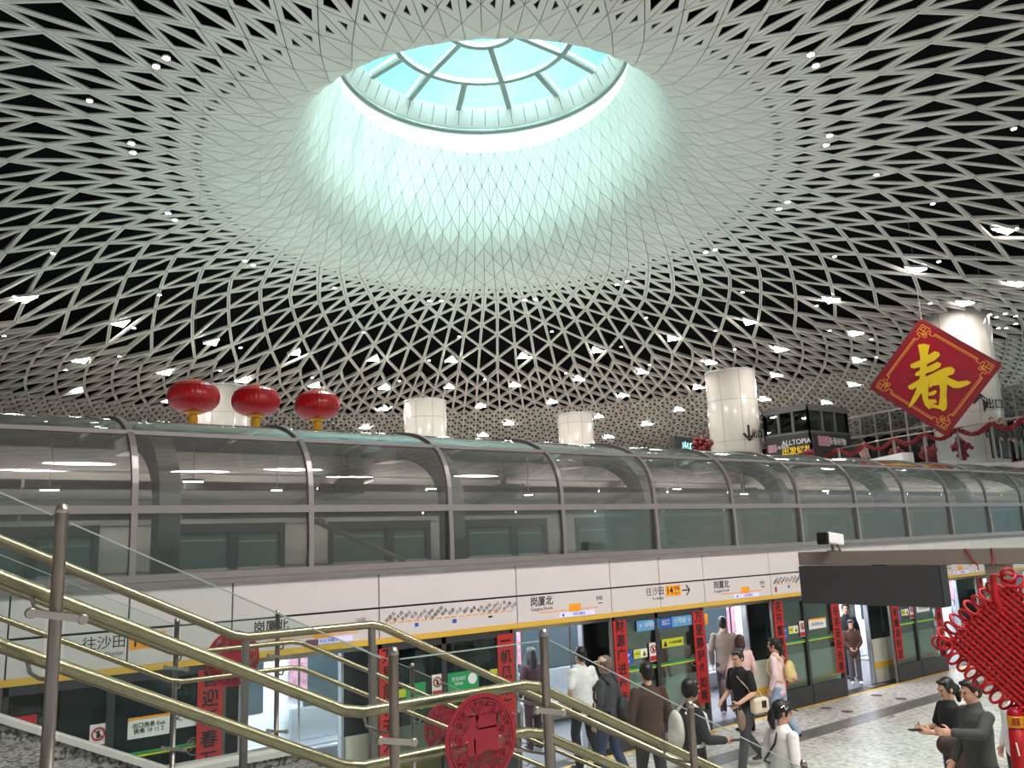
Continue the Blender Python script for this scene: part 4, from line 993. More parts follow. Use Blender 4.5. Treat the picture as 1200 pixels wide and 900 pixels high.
# glazed shopfront behind the rail
SP = [on_z(x, y, ZC + 6.1) for x, y in ((991, 491), (1042, 481), (1100, 470), (1160, 459), (1200, 450), (1260, 436))]
gp = thing('glass_partition', 'tall glazed partition with slim mullions behind the balcony railing', 'partition', (SP[2].x, SP[2].y, ZF))
q = MB(); fr = MB()
for a, c in zip(SP, SP[1:]):
    q.add([(a.x, a.y, ZF), (c.x, c.y, ZF), (c.x, c.y, a.z), (a.x, a.y, a.z)], [(0,1,2,3)])
    for z in (a.z, ZF + 2.3, ZF + .05): fr.bar((a.x, a.y, z), (c.x, c.y, z), .1, .1)
    for k in range(3): p = a.lerp(c, k/3); fr.bar((p.x, p.y, ZF), (p.x, p.y, a.z), .09, .09, 0, (1, 0, 0))
q.build('glazing', M['roomglass'], gp); fr.build('mullion_frame', M['mullion'], gp)
# low white counter and a black queue stand on the balcony
p, r = on_z(1022, 541, ZF + .55), on_z(1085, 528, ZF + .55); p = p*1.0
q = MB(); q.bar((p.x, p.y + .8, ZF + .28), (r.x, r.y + .8, ZF + .28), .5, .56); tag(q.build('white_counter', M['white']), 'long low white counter behind the balcony railing', 'counter')
p = on_z(1128, 532, ZF + 1.0); r = on_z(1152, 530, ZF + 1.0); q = MB()
for a in (p, r): q.bar((a.x, a.y, ZF), (a.x, a.y, ZF + 1.0), .07, .07, 0, (1, 0, 0))
q.bar(p, r, .06, .1); tag(q.build('queue_barrier', M['black']), 'black tubular barrier frame in front of the white column', 'barrier')
# exit box far left of the column
p = on_z(812, 515, ZC + 5.4); q = MB(); q.bevbox((p.x - 1.6, p.y - .1, p.z - 1.2), (p.x + 1.2, p.y + .3, p.z + .1), .04); t = tag(q.build('exit_sign', M['dkgrey']), 'dark far exit sign box left of the white column', 'exit sign')
ORG[t.name] = Vector((0,0,0)); q = MB(); q.text('出口', plate_mtx((p.x - .5, p.y - .12, p.z - .5), (1, 0, 0), (0, 0, 1)), .6, .03); M['exitglow'] = mat('lit_exit_lettering', (150, 235, 225), .5, 0, 0, emit=(150, 240, 230), es=1.5); q.build('lettering', M['exitglow'], t)
# ================================================================ the red diamond sign 春
sc_ = at_depth(1097.5, 439, 33.4); sn = (EYE - sc_); sn.z *= .3; sn.normalize()
def onsign(x, y, o=0): d = ray(x, y); s_ = (sc_ - EYE).dot(sn)/d.dot(sn); return EYE + d*s_ + sn*o
sg = thing('spring_sign', 'tilted red diamond sign with a big yellow character and gold fret corners', 'sign', sc_)
CR = [(1081.5, 372.5), (1174, 430), (1104, 505), (1021, 458)]
cr = [onsign(*c) for c in CR]
# keep it a true square of the measured size
ux = ((cr[1] - cr[0]) + (cr[2] - cr[3])).normalized(); uy = sn.cross(ux); side = sum((cr[(i+1) % 4] - cr[i]).length for i in range(4))/4
cen = sum(cr, Vector())/4
def SQ(a, b_, o=0): return cen + ux*a*side/2 + uy*b_*side/2 + sn*o
q = MB(); q.prism([SQ(-1,-1,-.12), SQ(1,-1,-.12), SQ(1,1,-.12), SQ(-1,1,-.12)], sn*.12); q.build('board', M['signred'], sg, fixn=True)
q = MB()
for a, c in (((-1,-1),(1,-1)),((1,-1),(1,1)),((1,1),(-1,1)),((-1,1),(-1,-1))): q.bar(SQ(*a, .0), SQ(*c, .0), .14, .03, 0, tuple(sn))
q.build('edge_trim', M['signdark'], sg)
M['goldline'] = mat('gold_line', (232, 160, 52), .45, 0, .05, 6)
q = MB(); lw = .035
def gl_(a, c, w=lw): q.bar(SQ(a[0], a[1], .012), SQ(c[0], c[1], .012), w, .012, 0, tuple(sn))
for sx in (-1, 1):
    for k, off in ((0, .875), (1, .835)):
        gl_((sx*off, -.55), (sx*off, .55), lw if k == 0 else lw*.6); gl_((-.55, sx*off), (.55, sx*off), lw if k == 0 else lw*.6)
for sx in (-1, 1):
    for sy in (-1, 1):
        def fret(pts):
            for a, c in zip(pts, pts[1:]): gl_((sx*a[0], sy*a[1]), (sx*c[0], sy*c[1]), lw*.75)
        base = [(.875,.55),(.80,.55),(.80,.66),(.875,.66),(.875,.72),(.73,.72),(.73,.80),(.80,.80),(.80,.88),(.88,.88),(.88,.78)]
        fret(base); fret([(b_, a) for a, b_ in base]); fret([(.92,.70),(.92,.92),(.70,.92)]); fret([(.68,.68),(.76,.68),(.76,.76),(.68,.76),(.68,.68)])
q.build('gold_fret', M['goldline'], sg)
def Gp(x, y): return (1000 + x/6.0, 340 + y/6.0)
STK = [ [(455,385),(500,378),(538,388),(530,420),(522,470),(515,560),(500,640),(478,650),(468,560),(470,470)],
        [(400,525),(430,510),(478,490),(530,455),(570,430),(605,440),(608,460),(580,490),(520,520),(470,540),(430,552),(405,545)],
        [(440,580),(480,560),(540,530),(590,505),(618,515),(612,540),(560,570),(500,590),(450,605),(432,598)],
        [(385,675),(410,660),(470,625),(540,595),(600,565),(650,545),(690,540),(715,560),(705,590),(650,610),(590,630),(520,655),(450,680),(415,700),(390,695)],
        [(470,600),(515,610),(505,660),(480,720),(445,775),(410,815),(388,828),(400,790),(430,730),(455,660)],
        [(590,590),(640,600),(690,625),(740,645),(800,635),(828,650),(800,670),(745,690),(700,688),(665,665),(620,650),(590,635)],
        [(500,640),(530,650),(527,720),(525,790),(520,820),(505,812),(488,770),(480,720)],
        [(530,655),(590,625),(648,632),(660,660),(655,740),(660,800),(655,835),(632,852),(612,838),(600,815),(608,760),(610,700),(605,668),(560,672),(535,690)],
        [(530,722),(555,712),(580,702),(588,718),(570,736),(540,745),(528,740)],
        [(520,770),(550,768),(580,770),(588,790),(560,800),(530,832),(508,815)],
        [(505,810),(540,828),(560,800),(600,812),(612,838),(560,826),(530,838)] ]
q = MB()
for i, st in enumerate(STK):
    pp = [onsign(*Gp(*c)) for c in st]; pp = [p - sn*((p - cen).dot(sn)) + sn*(.01) for p in pp]
    q.prism(pp, sn*(.03 + .0015*i))
q.build('character_spring', M['yel'], sg, fixn=True)
M['signmotif'] = mat('dark_red_motif', (150, 10, 34), .5, 0, .1, 8)
for cx, cy in ((.5, .42), (-.52, -.42), (.42, -.52)):
    q = MB()
    for k in range(5):
        a = 2*PI*k/5; disc(q, plate_mtx(SQ(cx + .055*math.cos(a), cy + .055*math.sin(a), .004 + .0004*k), ux, uy), .09, .004, 12)
    q.build('flower_motif', M['signmotif'], sg)
q = MB(); tp_ = SQ(-.9, .9, -.1); 
for f in ((-.96, .96), (.9, .9)): p = SQ(f[0], f[1], -.08); q.tube([p, p + Vector((0, 0, 5))], .01, 5)
q.build('hanging_wire', M['frame'], sg)
# ================================================================ people
def limb(mb, pts, rads, side=(1,0,0), n=14, mi=0):
    pts = [Vector(p) for p in pts]; rads = [r if isinstance(r, tuple) else (r, r) for r in rads]
    # rounded ends
    t0 = (pts[0]-pts[1]).normalized(); t1 = (pts[-1]-pts[-2]).normalized()
    P = []; R = []
    for s_, f in ((.75, .35), (.45, .78)): P.append(pts[0] + t0*min(rads[0])*s_); R.append((rads[0][0]*f, rads[0][1]*f))
    P += pts; R += rads
    for s_, f in ((.45, .78), (.75, .35)): P.append(pts[-1] + t1*min(rads[-1])*s_); R.append((rads[-1][0]*f, rads[-1][1]*f))
    k = len(P); vs = []; sd0 = Vector(side)
    for i in range(k):
        a = (P[i]-P[i-1]).normalized() if i else (P[1]-P[0]).normalized(); b_ = (P[i+1]-P[i]).normalized() if i < k-1 else a
        t = (a+b_); t = t.normalized() if t.length > 1e-5 else a
        sd = sd0 - t*sd0.dot(t)
        if sd.length < .15: sd = Vector((0,1,0)) - t*t.y
        sd.normalize(); bn = t.cross(sd)
        for j in range(n):
            q = 2*PI*j/n; vs.append(P[i] + sd*R[i][0]*math.cos(q) + bn*R[i][1]*math.sin(q))
    fs = [(i*n+j, i*n+(j+1)%n, (i+1)*n+(j+1)%n, (i+1)*n+j) for i in range(k-1) for j in range(n)]
    fs += [tuple(range(n))[::-1], tuple((k-1)*n+j for j in range(n))]
    return mb.add(vs, fs, mi, True)
def fuse(mb, name, m, parent, mtx, voxel, smooth=2):
    """weld the volumes of a builder into one continuous skin"""
    me = bpy.data.meshes.new('tmp'); me.from_pydata(mb.v, [], mb.f)
    bm = bmesh.new(); bm.from_mesh(me); bmesh.ops.recalc_face_normals(bm, faces=bm.faces); bm.to_mesh(me); bm.free()
    ob = bpy.data.objects.new('tmp', me); C.objects.link(ob)
    r = ob.modifiers.new('r', 'REMESH'); r.mode = 'VOXEL'; r.voxel_size = voxel; r.use_smooth_shade = True
    if smooth: s_ = ob.modifiers.new('s', 'SMOOTH'); s_.iterations = smooth; s_.factor = .5
    dg = bpy.context.evaluated_depsgraph_get(); dg.update()
    res = bpy.data.meshes.new_from_object(ob.evaluated_get(dg)); bpy.data.objects.remove(ob); bpy.data.meshes.remove(me)
    o = ORG.get(parent.name, Vector((0,0,0))) if parent is not None else Vector((0,0,0))
    for v in res.vertices: v.co = (mtx @ v.co) - o
    res.materials.clear(); res.materials.append(m)
    res.polygons.foreach_set('use_smooth', [True]*len(res.polygons)); res.polygons.foreach_set('material_index', [0]*len(res.polygons)); res.update()
    res.name = name; ob = bpy.data.objects.new(name, res); C.objects.link(ob)
    if parent is not None: ob.parent = parent; ORG[ob.name] = o
    return ob
SKIN = mat('skin', (206, 160, 134), .5, 0, .04, 6); HAIR = mat('black_hair', (24, 20, 20), .45, 0, .2, 30); HAIRB = mat('brown_hair', (70, 42, 36), .45, 0, .2, 30); HAIRG = mat('grey_brown_hair', (112, 92, 80), .6, 0, .2, 30)
EYEM = mat('dark_eye', (20, 16, 16), .2, 0, 0); LIP = mat('lip', (170, 92, 88), .45, 0, 0)
CL = {}
def cloth(rgb, rough=.85):
    if rgb not in CL: CL[rgb] = mat('cloth_%02x%02x%02x' % rgb, rgb, rough, 0, .12, 9, .15)
    return CL[rgb]
def person(label, loc, heading, h=1.7, arms=None, legs=None, lean=(0, 0), head=(0, 0), top=(40,40,42), sleeve='long', hem=.84, bottom=(40,44,56), shoes=(30,30,32), hair='short', hairm=None, voxel=.011, group=None, girth=1.0, collar=False, detail=True):
    t = thing('person', label, 'person', loc, group)
    s = h/1.72; hd = Vector((heading[0], heading[1], 0)).normalized()
    B = Matrix(((hd.y*s, hd.x*s, 0, loc[0]), (-hd.x*s, hd.y*s, 0, loc[1]), (0, 0, s, loc[2]), (0, 0, 0, 1)))
    def L(z): f = max(0, min(1, (z - .92)/.52)); return Vector((lean[0]*f, lean[1]*f, 0))
    def up(p): p = Vector(p); return p + L(p.z)
    A = dict(l=((-.25, -.03, 1.12), (-.24, .07, .88)), r=((.25, -.03, 1.12), (.24, .07, .88)))
    if arms: A.update(arms)
    G = dict(l=((-.10, .02, .49), (-.105, -.01, .085)), r=((.10, .02, .49), (.105, -.01, .085)))
    if legs: G.update(legs)
    g = girth
    # ---- body
    b = MB()
    limb(b, [up((0, 0, .86)), up((0, 0, .95)), up((0, .01, 1.08)), up((0, .01, 1.25)), up((0, 0, 1.36)), up((0, -.01, 1.43))], [(.14,.10),(.155,.11),(.13,.095),(.15,.105),(.16,.09),(.07,.06)])
    HC = up((0, .02, 1.60)) + Vector((0, 0, 0))
    limb(b, [up((0, -.015, 1.38)), up((0, -.005, 1.46)), HC + Vector((0, -.015, -.06))], [(.062,.06), (.054,.055), (.055,.06)])
    hy, hp = head
    HM = Matrix.Rotation(math.radians(hy), 3, 'Z') @ Matrix.Rotation(math.radians(hp), 3, 'X')
    def H(x, y, z): return HC + HM @ Vector((x, y, z))
    b.ell(H(0, -.012, .025), (.074, .094, .098), 0, 20, 14, HM); b.ell(H(0, .022, -.035), (.058, .066, .082), 0, 18, 12, HM); b.ell(H(0, .055, -.093), (.028, .026, .024), 0, 12, 8, HM)
    limb(b, [H(0, .083, .02), H(0, .098, -.012), H(0, .105, -.028)], [.009, .012, .014], n=8)
    b.ell(H(0, .088, .032), (.045, .012, .012), 0, 12, 6, HM)
    for sx in (-1, 1):
        b.ell(H(sx*.075, -.012, -.005), (.012, .022, .034), 0, 10, 8, HM)
    for key, sx in (('l', -1), ('r', 1)):
        el, wr = Vector(A[key][0]), Vector(A[key][1]); el = el + L(el.z); wr = wr + L(wr.z); sh = up((sx*.175, -.01, 1.385))
        limb(b, [up((sx*.11, -.005, 1.37)), sh, sh.lerp(el, .5), el], [.050, .045, .043, .037])
        limb(b, [el, el.lerp(wr, .3), wr], [.038, .038, .026])
        dr = (wr - el).normalized(); inw = Vector((-sx, 0, 0)); inw = (inw - dr*inw.dot(dr)); inw = inw.normalized() if inw.length > .1 else Vector((0, 0, -1)); pl = dr.cross(inw)
        fwd_ = Vector((0, 1, .2)); pl = pl if pl.dot(fwd_) > 0 else -pl              # thumb side faces forward / up
        pc = wr + dr*.045
        limb(b, [wr, wr + dr*.03, wr + dr*.085], [(.024, .018), (.036, .016), (.038, .014)], side=tuple(pl), n=12)
        for f_, (o, ln) in enumerate(((.029, .072), (.010, .082), (-.010, .076), (-.028, .060))):
            p0 = wr + dr*.088 + pl*o; p1 = p0 + (dr*.9 + inw*.25).normalized()*ln*.45; p2 = p1 + (dr*.6 + inw*.7).normalized()*ln*.33; p3 = p2 + (dr*.3 + inw*.9).normalized()*ln*.24
            limb(b, [wr + dr*.06 + pl*o*.9, p0, p1, p2, p3], [.0105, .0100, .0092, .0085, .0075], n=8)
        q0 = wr + dr*.03 + pl*.028; q1 = q0 + (dr*.6 + pl*.7 + inw*.25).normalized()*.04; limb(b, [wr + dr*.02 + pl*.015, q0, q1, q1 + (dr*.85 + pl*.25 + inw*.3).normalized()*.032], [.013, .0125, .011, .009], n=8)
    for key, sx in (('l', -1), ('r', 1)):
        kn_, an = Vector(G[key][0]), Vector(G[key][1]); hp_ = Vector((sx*.09, 0, .88))
        limb(b, [hp_, hp_.lerp(kn_, .5), kn_], [.085, .07, .055]); limb(b, [kn_, kn_.lerp(an, .35), an], [.055, .052, .036]); limb(b, [an, an + Vector((0, .07, -.05)), an + Vector((0, .12, -.06))], [.036, .032, .028])
    fuse(b, 'body', SKIN, t, B, .0065 if detail else .012, 1)
    # ---- face
    if detail:
        q = MB()
        for sx in (-1, 1): q.ell(B @ H(sx*.031, .0815, .008), (.012*s, .007*s, .007*s), 0, 8, 6, (B.to_3x3()*(1/s)) @ HM)
        q.build('eyes', EYEM, t)
        q = MB()
        for sx in (-1, 1): q.tube([B @ H(sx*.015, .089, .030), B @ H(sx*.032, .088, .036), B @ H(sx*.048, .078, .031)], .0026*s, 6)
        q.build('eyebrows', HAIR, t)
        q = MB(); q.ell(B @ H(0, .089, -.060), (.019*s, .005*s, .006*s), 0, 10, 6, (B.to_3x3()*(1/s)) @ HM); q.build('mouth', LIP, t)
    # ---- top garment
    b = MB(); e = .018
    zs = [(hem, .165*g, .118*g), (hem + .08, .168*g, .122*g), (1.06, .152*g, .116*g), (1.22, .166*g, .124*g), (1.34, .178*g, .110*g), (1.405, .145, .088), (1.44, .082, .07)]
    limb(b, [up((0, .005, z)) for z, _, _ in zs], [(a + e*.3, c + e*.3) for _, a, c in zs], n=22)
    if collar: limb(b, [up((0, -.012, 1.42)), up((0, -.008, 1.475))], [(.078, .072), (.072, .068)], n=16)
    for key, sx in (('l', -1), ('r', 1)):
        el, wr = Vector(A[key][0]), Vector(A[key][1]); el = el + L(el.z); wr = wr + L(wr.z); sh = up((sx*.182, -.01, 1.375))
        if sleeve == 'short': limb(b, [up((sx*.10, 0, 1.36)), sh, sh.lerp(el, .5), sh.lerp(el, .8)], [.072, .070, .066, .064]); b.ell(sh, (.062, .066, .066))
        else:
            w2 = el.lerp(wr, .97)
            limb(b, [up((sx*.10, 0, 1.36)), sh, sh.lerp(el, .5), el], [.072, .070, .062, .056]); b.ell(sh, (.062, .066, .066)); limb(b, [el, el.lerp(wr, .4), w2], [.056, .053, .044])
    fuse(b, 'jacket' if sleeve == 'long' else 'shirt', cloth(top), t, B, voxel, 3)
    # ---- trousers
    b = MB(); limb(b, [(0, 0, .84), (0, 0, .93), (0, 0, 1.02)], [(.160*g, .118*g), (.158*g, .114*g), (.145*g, .108*g)], n=20)
    for key, sx in (('l', -1), ('r', 1)):
        kn_, an = Vector(G[key][0]), Vector(G[key][1]); hp_ = Vector((sx*.088, 0, .90)); an2 = an + (an - kn_).normalized()*.02
        limb(b, [hp_, hp_.lerp(kn_, .35), kn_], [(.092*g, .105*g), (.09*g, .097*g), .072]); limb(b, [kn_, kn_.lerp(an, .4), an2], [.072, .068, .062])
    fuse(b, 'trousers', cloth(bottom), t, B, voxel, 3)
    # ---- shoes
    b = MB()
    for key, sx in (('l', -1), ('r', 1)):
        an = Vector(G[key][1]); kn_ = Vector(G[key][0]); tip = Vector((sx*.02, .15, -.05)); 
        limb(b, [an + Vector((0, -.045, -.045)), an + Vector((0, .02, -.035)), an + Vector((sx*.008, .10, -.05)), an + Vector((sx*.012, .165, -.056))], [(.038, .038), (.042, .045), (.046, .030), (.036, .022)], side=(1, 0, 0), n=12)
    fuse(b, 'shoes', cloth(shoes), t, B, .009, 1)
    # ---- hair
    hm_ = hairm or HAIR; b = MB()
    if hair != 'none':
        b.ell(H(0, -.026, .045), (.084, .095, .092), 0, 20, 14, HM); b.ell(H(0, -.055, .005), (.080, .066, .095), 0, 16, 12, HM)
        b.ell(H(0, .045, .098), (.062, .042, .024), 0, 14, 8, HM)
        for sx in (-1, 1): b.ell(H(sx*.070, -.01, .035), (.018, .042, .050), 0, 10, 8, HM)
        if hair == 'bowl':
            b.ell(H(0, .040, .072), (.076, .060, .040), 0, 14, 8, HM)
            for sx in (-1, 1): b.ell(H(sx*.072, -.005, .0), (.024, .058, .075), 0, 12, 8, HM)
        if hair == 'long':
            for sx in (-1, 1): limb(b, [H(sx*.062, -.01, .05), H(sx*.078, -.02, -.06), H(sx*.075, -.035, -.17)], [(.03, .05), (.03, .05), (.022, .035)])
            limb(b, [H(0, -.06, .03), H(0, -.085, -.08), H(0, -.09, -.22), H(0, -.085, -.30)], [(.08, .05), (.085, .045), (.08, .04), (.05, .02)])
        if hair == 'bob':
            for sx in (-1, 1): limb(b, [H(sx*.062, -.01, .05), H(sx*.078, -.015, -.05), H(sx*.07, -.01, -.10)], [(.03, .055), (.03, .055), (.022, .045)])
            limb(b, [H(0, -.06, .03), H(0, -.075, -.08), H(0, -.07, -.13)], [(.08, .05), (.085, .045), (.06, .03)])
        if hair == 'bun': b.ell(H(0, -.125, .07), (.042, .045, .042), 0, 14, 10, HM)
        if hair == 'tail':
            limb(b, [H(0, -.09, .02), H(0, -.125, -.02), H(0, -.125, -.10), H(0, -.10, -.18)], [(.04, .04), (.045, .04), (.05, .04), (.03, .02)])
            for sx in (-1, 1): limb(b, [H(sx*.07, .02, .04), H(sx*.075, .015, -.03)], [(.02, .03), (.012, .02)])
        fuse(b, 'hair', hm_, t, B, .007, 2)
    return t, B, H, HM, up
SHINE = mat('matte_leather', (40, 28, 26), .4, 0, .1, 10)
def at_floor(x, y, h):                         # where somebody of height h has the crown of the head at this pixel
    d = ray(x, y); P = EYE + d*((h - ZC)/d.z); return (P.x, P.y, 0)
def seg(B, *pts): return [B @ Vector(p) for p in pts]
def wbag(name, label, cat, rgb, mk, extra=()):
    q = MB(); mk(q); c = sum(q.v, Vector())/len(q.v); t = thing(name, label, cat, c)
    I = Matrix.Identity(4); fuse(q, 'bag_body', cloth(rgb, .6), t, I, .012, 3)
    for nm, rgb2, fn in extra: q = MB(); fn(q); q.build(nm, cloth(rgb2, .6) if isinstance(rgb2, tuple) else rgb2, t)
    return t
FW = Vector((.60, .80)); LT = Vector((-.79, .61)); RT = -LT
STEP = dict(l=((-.10, .10, .50), (-.105, .02, .085)), r=((.10, -.02, .49), (.105, -.22, .13)))
STEP2 = dict(l=((-.09, .14, .50), (-.09, .24, .085)), r=((.09, -.06, .48), (.09, -.36, .16)))
# 1 woman in the doorway
p = at_floor(622, 759, 1.60)
person('person in maroon dress and long dark hair standing in the train doorway', (p[0], p[1], 0), LT*.6 + FW*.8, 1.60, top=(58, 22, 34), bottom=(44, 20, 30), hair='long', hem=.62, sleeve='long', arms=dict(r=((.24, .05, 1.14), (.14, .26, 1.12))))
_, B, *_r = (None, None)
# 2 white T-shirt man
p = at_floor(680, 758.5, 1.74)
person('person in white T-shirt and black trousers stepping into the train', p, FW*.75 + LT*.5, 1.74, top=(240, 238, 236), sleeve='short', bottom=(22, 24, 32), legs=STEP, hair='short', hem=.83)
# 3 man in cap
p = at_floor(709, 769, 1.72)
t, B, H, HM, up = person('person in grey leather jacket and pale cap queueing behind the white T-shirt', p, FW*.55 + LT*.75, 1.72, top=(62, 62, 66), bottom=(46, 62, 92), hair='short', hairm=HAIRG, hem=.80, collar=True, legs=STEP, girth=1.06)
q = MB(); q.ell(H(0, -.012, .062), (.088, .103, .066), 0, 18, 10, HM); limb(q, [H(0, .06, .052), H(0, .155, .036)], [(.072, .012), (.05, .008)]); fuse(q, 'cap', cloth((216, 196, 172)), t, B, .007, 1)
def bp(B, w=.15, h=.22, d=.075, cx=0, z=1.18, y=-.20):
    return lambda q: (q.ell(B @ Vector((cx, y, z)), (w, d, h), 0, 16, 12, B.to_3x3()), q.ell(B @ Vector((cx, y - .05, z - .08)), (w*.75, d*.7, h*.5), 0, 14, 10, B.to_3x3()))
def straps(B, r=.016):
    return lambda q: [q.tube(seg(B, (sx*.11, -.12, 1.36), (sx*.13, -.02, 1.455), (sx*.13, .11, 1.34), (sx*.15, .13, 1.18), (sx*.17, .02, 1.02), (sx*.13, -.12, 1.0)), [r]*6, 8) for sx in (-1, 1)]
wbag('backpack', 'black backpack hanging low on the side of the capped person', 'backpack', (34, 36, 40), bp(B, .12, .18, .08, .13, 1.0, -.17), [('strap', (24, 24, 26), straps(B)), ('tag', (190, 190, 196), lambda q: q.bevbox((.10, -.285, .95), (.15, -.26, 1.03), .006, 0, B))])
# 4 brown sweater
p = at_floor(757, 777, 1.75)
person('person in dark brown sweater walking toward the train, seen from behind', p, FW*.8 + LT*.2, 1.75, top=(70, 48, 38), bottom=(34, 34, 40), legs=STEP, hair='short', hem=.78, girth=1.10)
# 5 man with white backpack
p = at_floor(807, 796, 1.70)
t, B, H, HM, up = person('person in black hoodie with white backpack looking right, phone in hand', p, RT*.9 + FW*.25, 1.70, top=(30, 34, 40), bottom=(28, 30, 36), hair='bowl', hem=.80, arms=dict(r=((.27, .04, 1.10), (.20, .30, 1.06)), l=((-.25, .03, 1.10), (-.12, .27, 1.05))), head=(8, 0))
wbag('backpack', 'white backpack worn by the person in the black hoodie', 'backpack', (216, 212, 202), bp(B), [('strap', (226, 224, 218), straps(B, .021))])
q = MB(); q.bevbox((.16, .36, 1.045), (.24, .50, 1.057), .005, 0, B); tag(q.build('smartphone', M['black']), 'black smartphone in the hand of the person in the black hoodie', 'phone')
# 6 woman in black
p = at_floor(867, 761, 1.66)
t, B, H, HM, up = person('person in black top and grey trousers with beige shoulder bag, looking down', p, LT*.85 - FW*.5, 1.66, top=(22, 22, 25), sleeve='short', bottom=(62, 62, 66), hair='bun', legs=STEP2, hem=.88, lean=(0, .05), head=(8, -14), arms=dict(l=((-.26, .03, 1.12), (-.20, .30, 1.00)), r=((.25, .03, 1.1), (.20, .26, .98))))
wbag('shoulder_bag', 'beige shoulder bag with dark patch at the hip of the person in black', 'bag', (214, 198, 172), lambda q: q.bevbox((-.285, -.24, .82), (-.165, .08, 1.04), .045, 0, B),
     [('patch', (30, 28, 28), lambda q: q.bevbox((-.295, -.16, .90), (-.278, -.07, 1.0), .006, 0, B)), ('strap', (190, 172, 148), lambda q: q.tube(seg(B, (-.24, .04, 1.0), (-.20, .10, 1.18), (-.05, .15, 1.34), (.10, .06, 1.43), (.10, -.08, 1.40), (-.06, -.13, 1.22), (-.24, -.18, 1.0)), .010, 8))])
q = MB(); q.bevbox((-.26, .36, .985), (-.18, .54, .998), .005, 0, B); tag(q.build('smartphone', M['dkgrey']), 'phone held out by the person in black top with the beige bag', 'phone')
wbag('tote_bag', 'small taupe cloth bag hanging from the wrist of the person in black top', 'bag', (126, 108, 92), lambda q: q.ell(B @ Vector((-.21, .30, .76)), (.05, .075, .15), 0, 14, 10, B.to_3x3()), [('handle', (110, 94, 80), lambda q: q.tube(seg(B, (-.21, .26, .88), (-.20, .31, .99), (-.21, .36, .88)), .007, 6))])
# 7 man in grey brown jacket entering
p = at_floor(846, 723, 1.78)
person('person in taupe jacket with back turned inside the crowded train doorway', (p[0], p[1], 0), FW*.9 + RT*.2, 1.78, top=(118, 104, 94), bottom=(30, 30, 34), hair='short', hem=.78, legs=STEP, girth=1.05, shoes=(150, 148, 150))
# 8 pink jacket woman
p = at_floor(866, 744, 1.60)
t, B, H, HM, up = person('person in pale pink coat with brown hair boarding, seen from behind', p, FW*.8 + LT*.3, 1.60, top=(224, 190, 184), bottom=(38, 36, 40), hair='bob', hairm=HAIRB, hem=.72, girth=1.04, arms=dict(l=((-.27, .03, 1.12), (-.26, .14, .95))))
wbag('handbag', 'grey slouchy handbag hanging from the arm of the pink coat', 'bag', (128, 126, 128), lambda q: q.ell(B @ Vector((-.33, .13, .78)), (.07, .13, .17), 0, 14, 10, B.to_3x3()), [('handle', (110, 108, 110), lambda q: q.tube(seg(B, (-.33, .06, .93), (-.30, .12, 1.08), (-.33, .2, .93)), .010, 6))])
# 9 girl with yellow backpack
p = at_floor(907, 748, 1.60)
t, B, H, HM, up = person('person in white and pink jacket and light jeans carrying a yellow backpack', p, LT*.85 + FW*.55, 1.60, top=(236, 206, 208), bottom=(150, 172, 196), hair='tail', hem=.80, girth=1.02, legs=STEP)
wbag('backpack', 'pale yellow backpack on the white and pink jacket', 'backpack', (232, 208, 140), bp(B, .16, .19, .085, .03, 1.16, -.22), [('strap', (226, 204, 140), straps(B, .018)), ('pink_trim', (214, 120, 140), lambda q: q.tube(seg(B, (-.10, -.30, 1.04), (.05, -.325, 1.02), (.18, -.27, 1.05)), .02, 8))])
# 10 person with black cap in front
p = at_floor(909, 822, 1.60)
t, B, H, HM, up = person('person in white top and black cap walking away in front of the yellow backpack', p, RT*.9 + FW*.35, 1.60, top=(226, 222, 218), bottom=(40, 46, 52), hair='tail', hem=.78, head=(-20, -8), lean=(0, .06), legs=STEP)
q = MB(); q.ell(H(0, -.015, .055), (.094, .112, .074), 0, 18, 10, HM); limb(q, [H(0, .06, .05), H(0, .16, .03)], [(.074, .012), (.052, .008)]); fuse(q, 'cap', cloth((24, 24, 26)), t, B, .007, 1)
q = MB(); q.tube([B @ H(.09, -.05, .055), B @ H(.098, -.02, .085), B @ H(.1, .0, .04), B @ H(.094, .03, .07)], .006, 6); q.build('cap_scribble', cloth((230, 230, 230)), t)
wbag('shoulder_bag', 'olive brown satchel on a black strap at the hip of the white top', 'bag', (112, 100, 84), lambda q: q.bevbox((-.28, .05, .86), (-.15, .28, 1.02), .03, 0, B), [('strap', (24, 24, 26), lambda q: q.tube(seg(B, (-.2, .2, 1.0), (-.13, .15, 1.3), (-.02, .02, 1.45), (.08, -.13, 1.3), (-.1, -.15, 1.1), (-.22, .06, 1.0)), .011, 8))])
# 11, 12 in the doorway by the gantry board
person('child sized person in brown jacket and dark cap standing in the open train doorway', (17.75, 10.92, 0), -FW*.9 + LT*.25, 1.36, top=(74, 44, 36), bottom=(76, 74, 78), hair='bowl', hem=.78, shoes=(200, 200, 204), arms=dict(l=((-.22, .06, 1.12), (-.10, .20, .98)), r=((.22, .06, 1.12), (.10, .20, .98))))
person('person in black coat standing right behind the brown jacket in the doorway', (18.3, 11.35, 0), -FW*.9 + LT*.1, 1.66, top=(30, 30, 34), bottom=(34, 34, 40), hair='short')
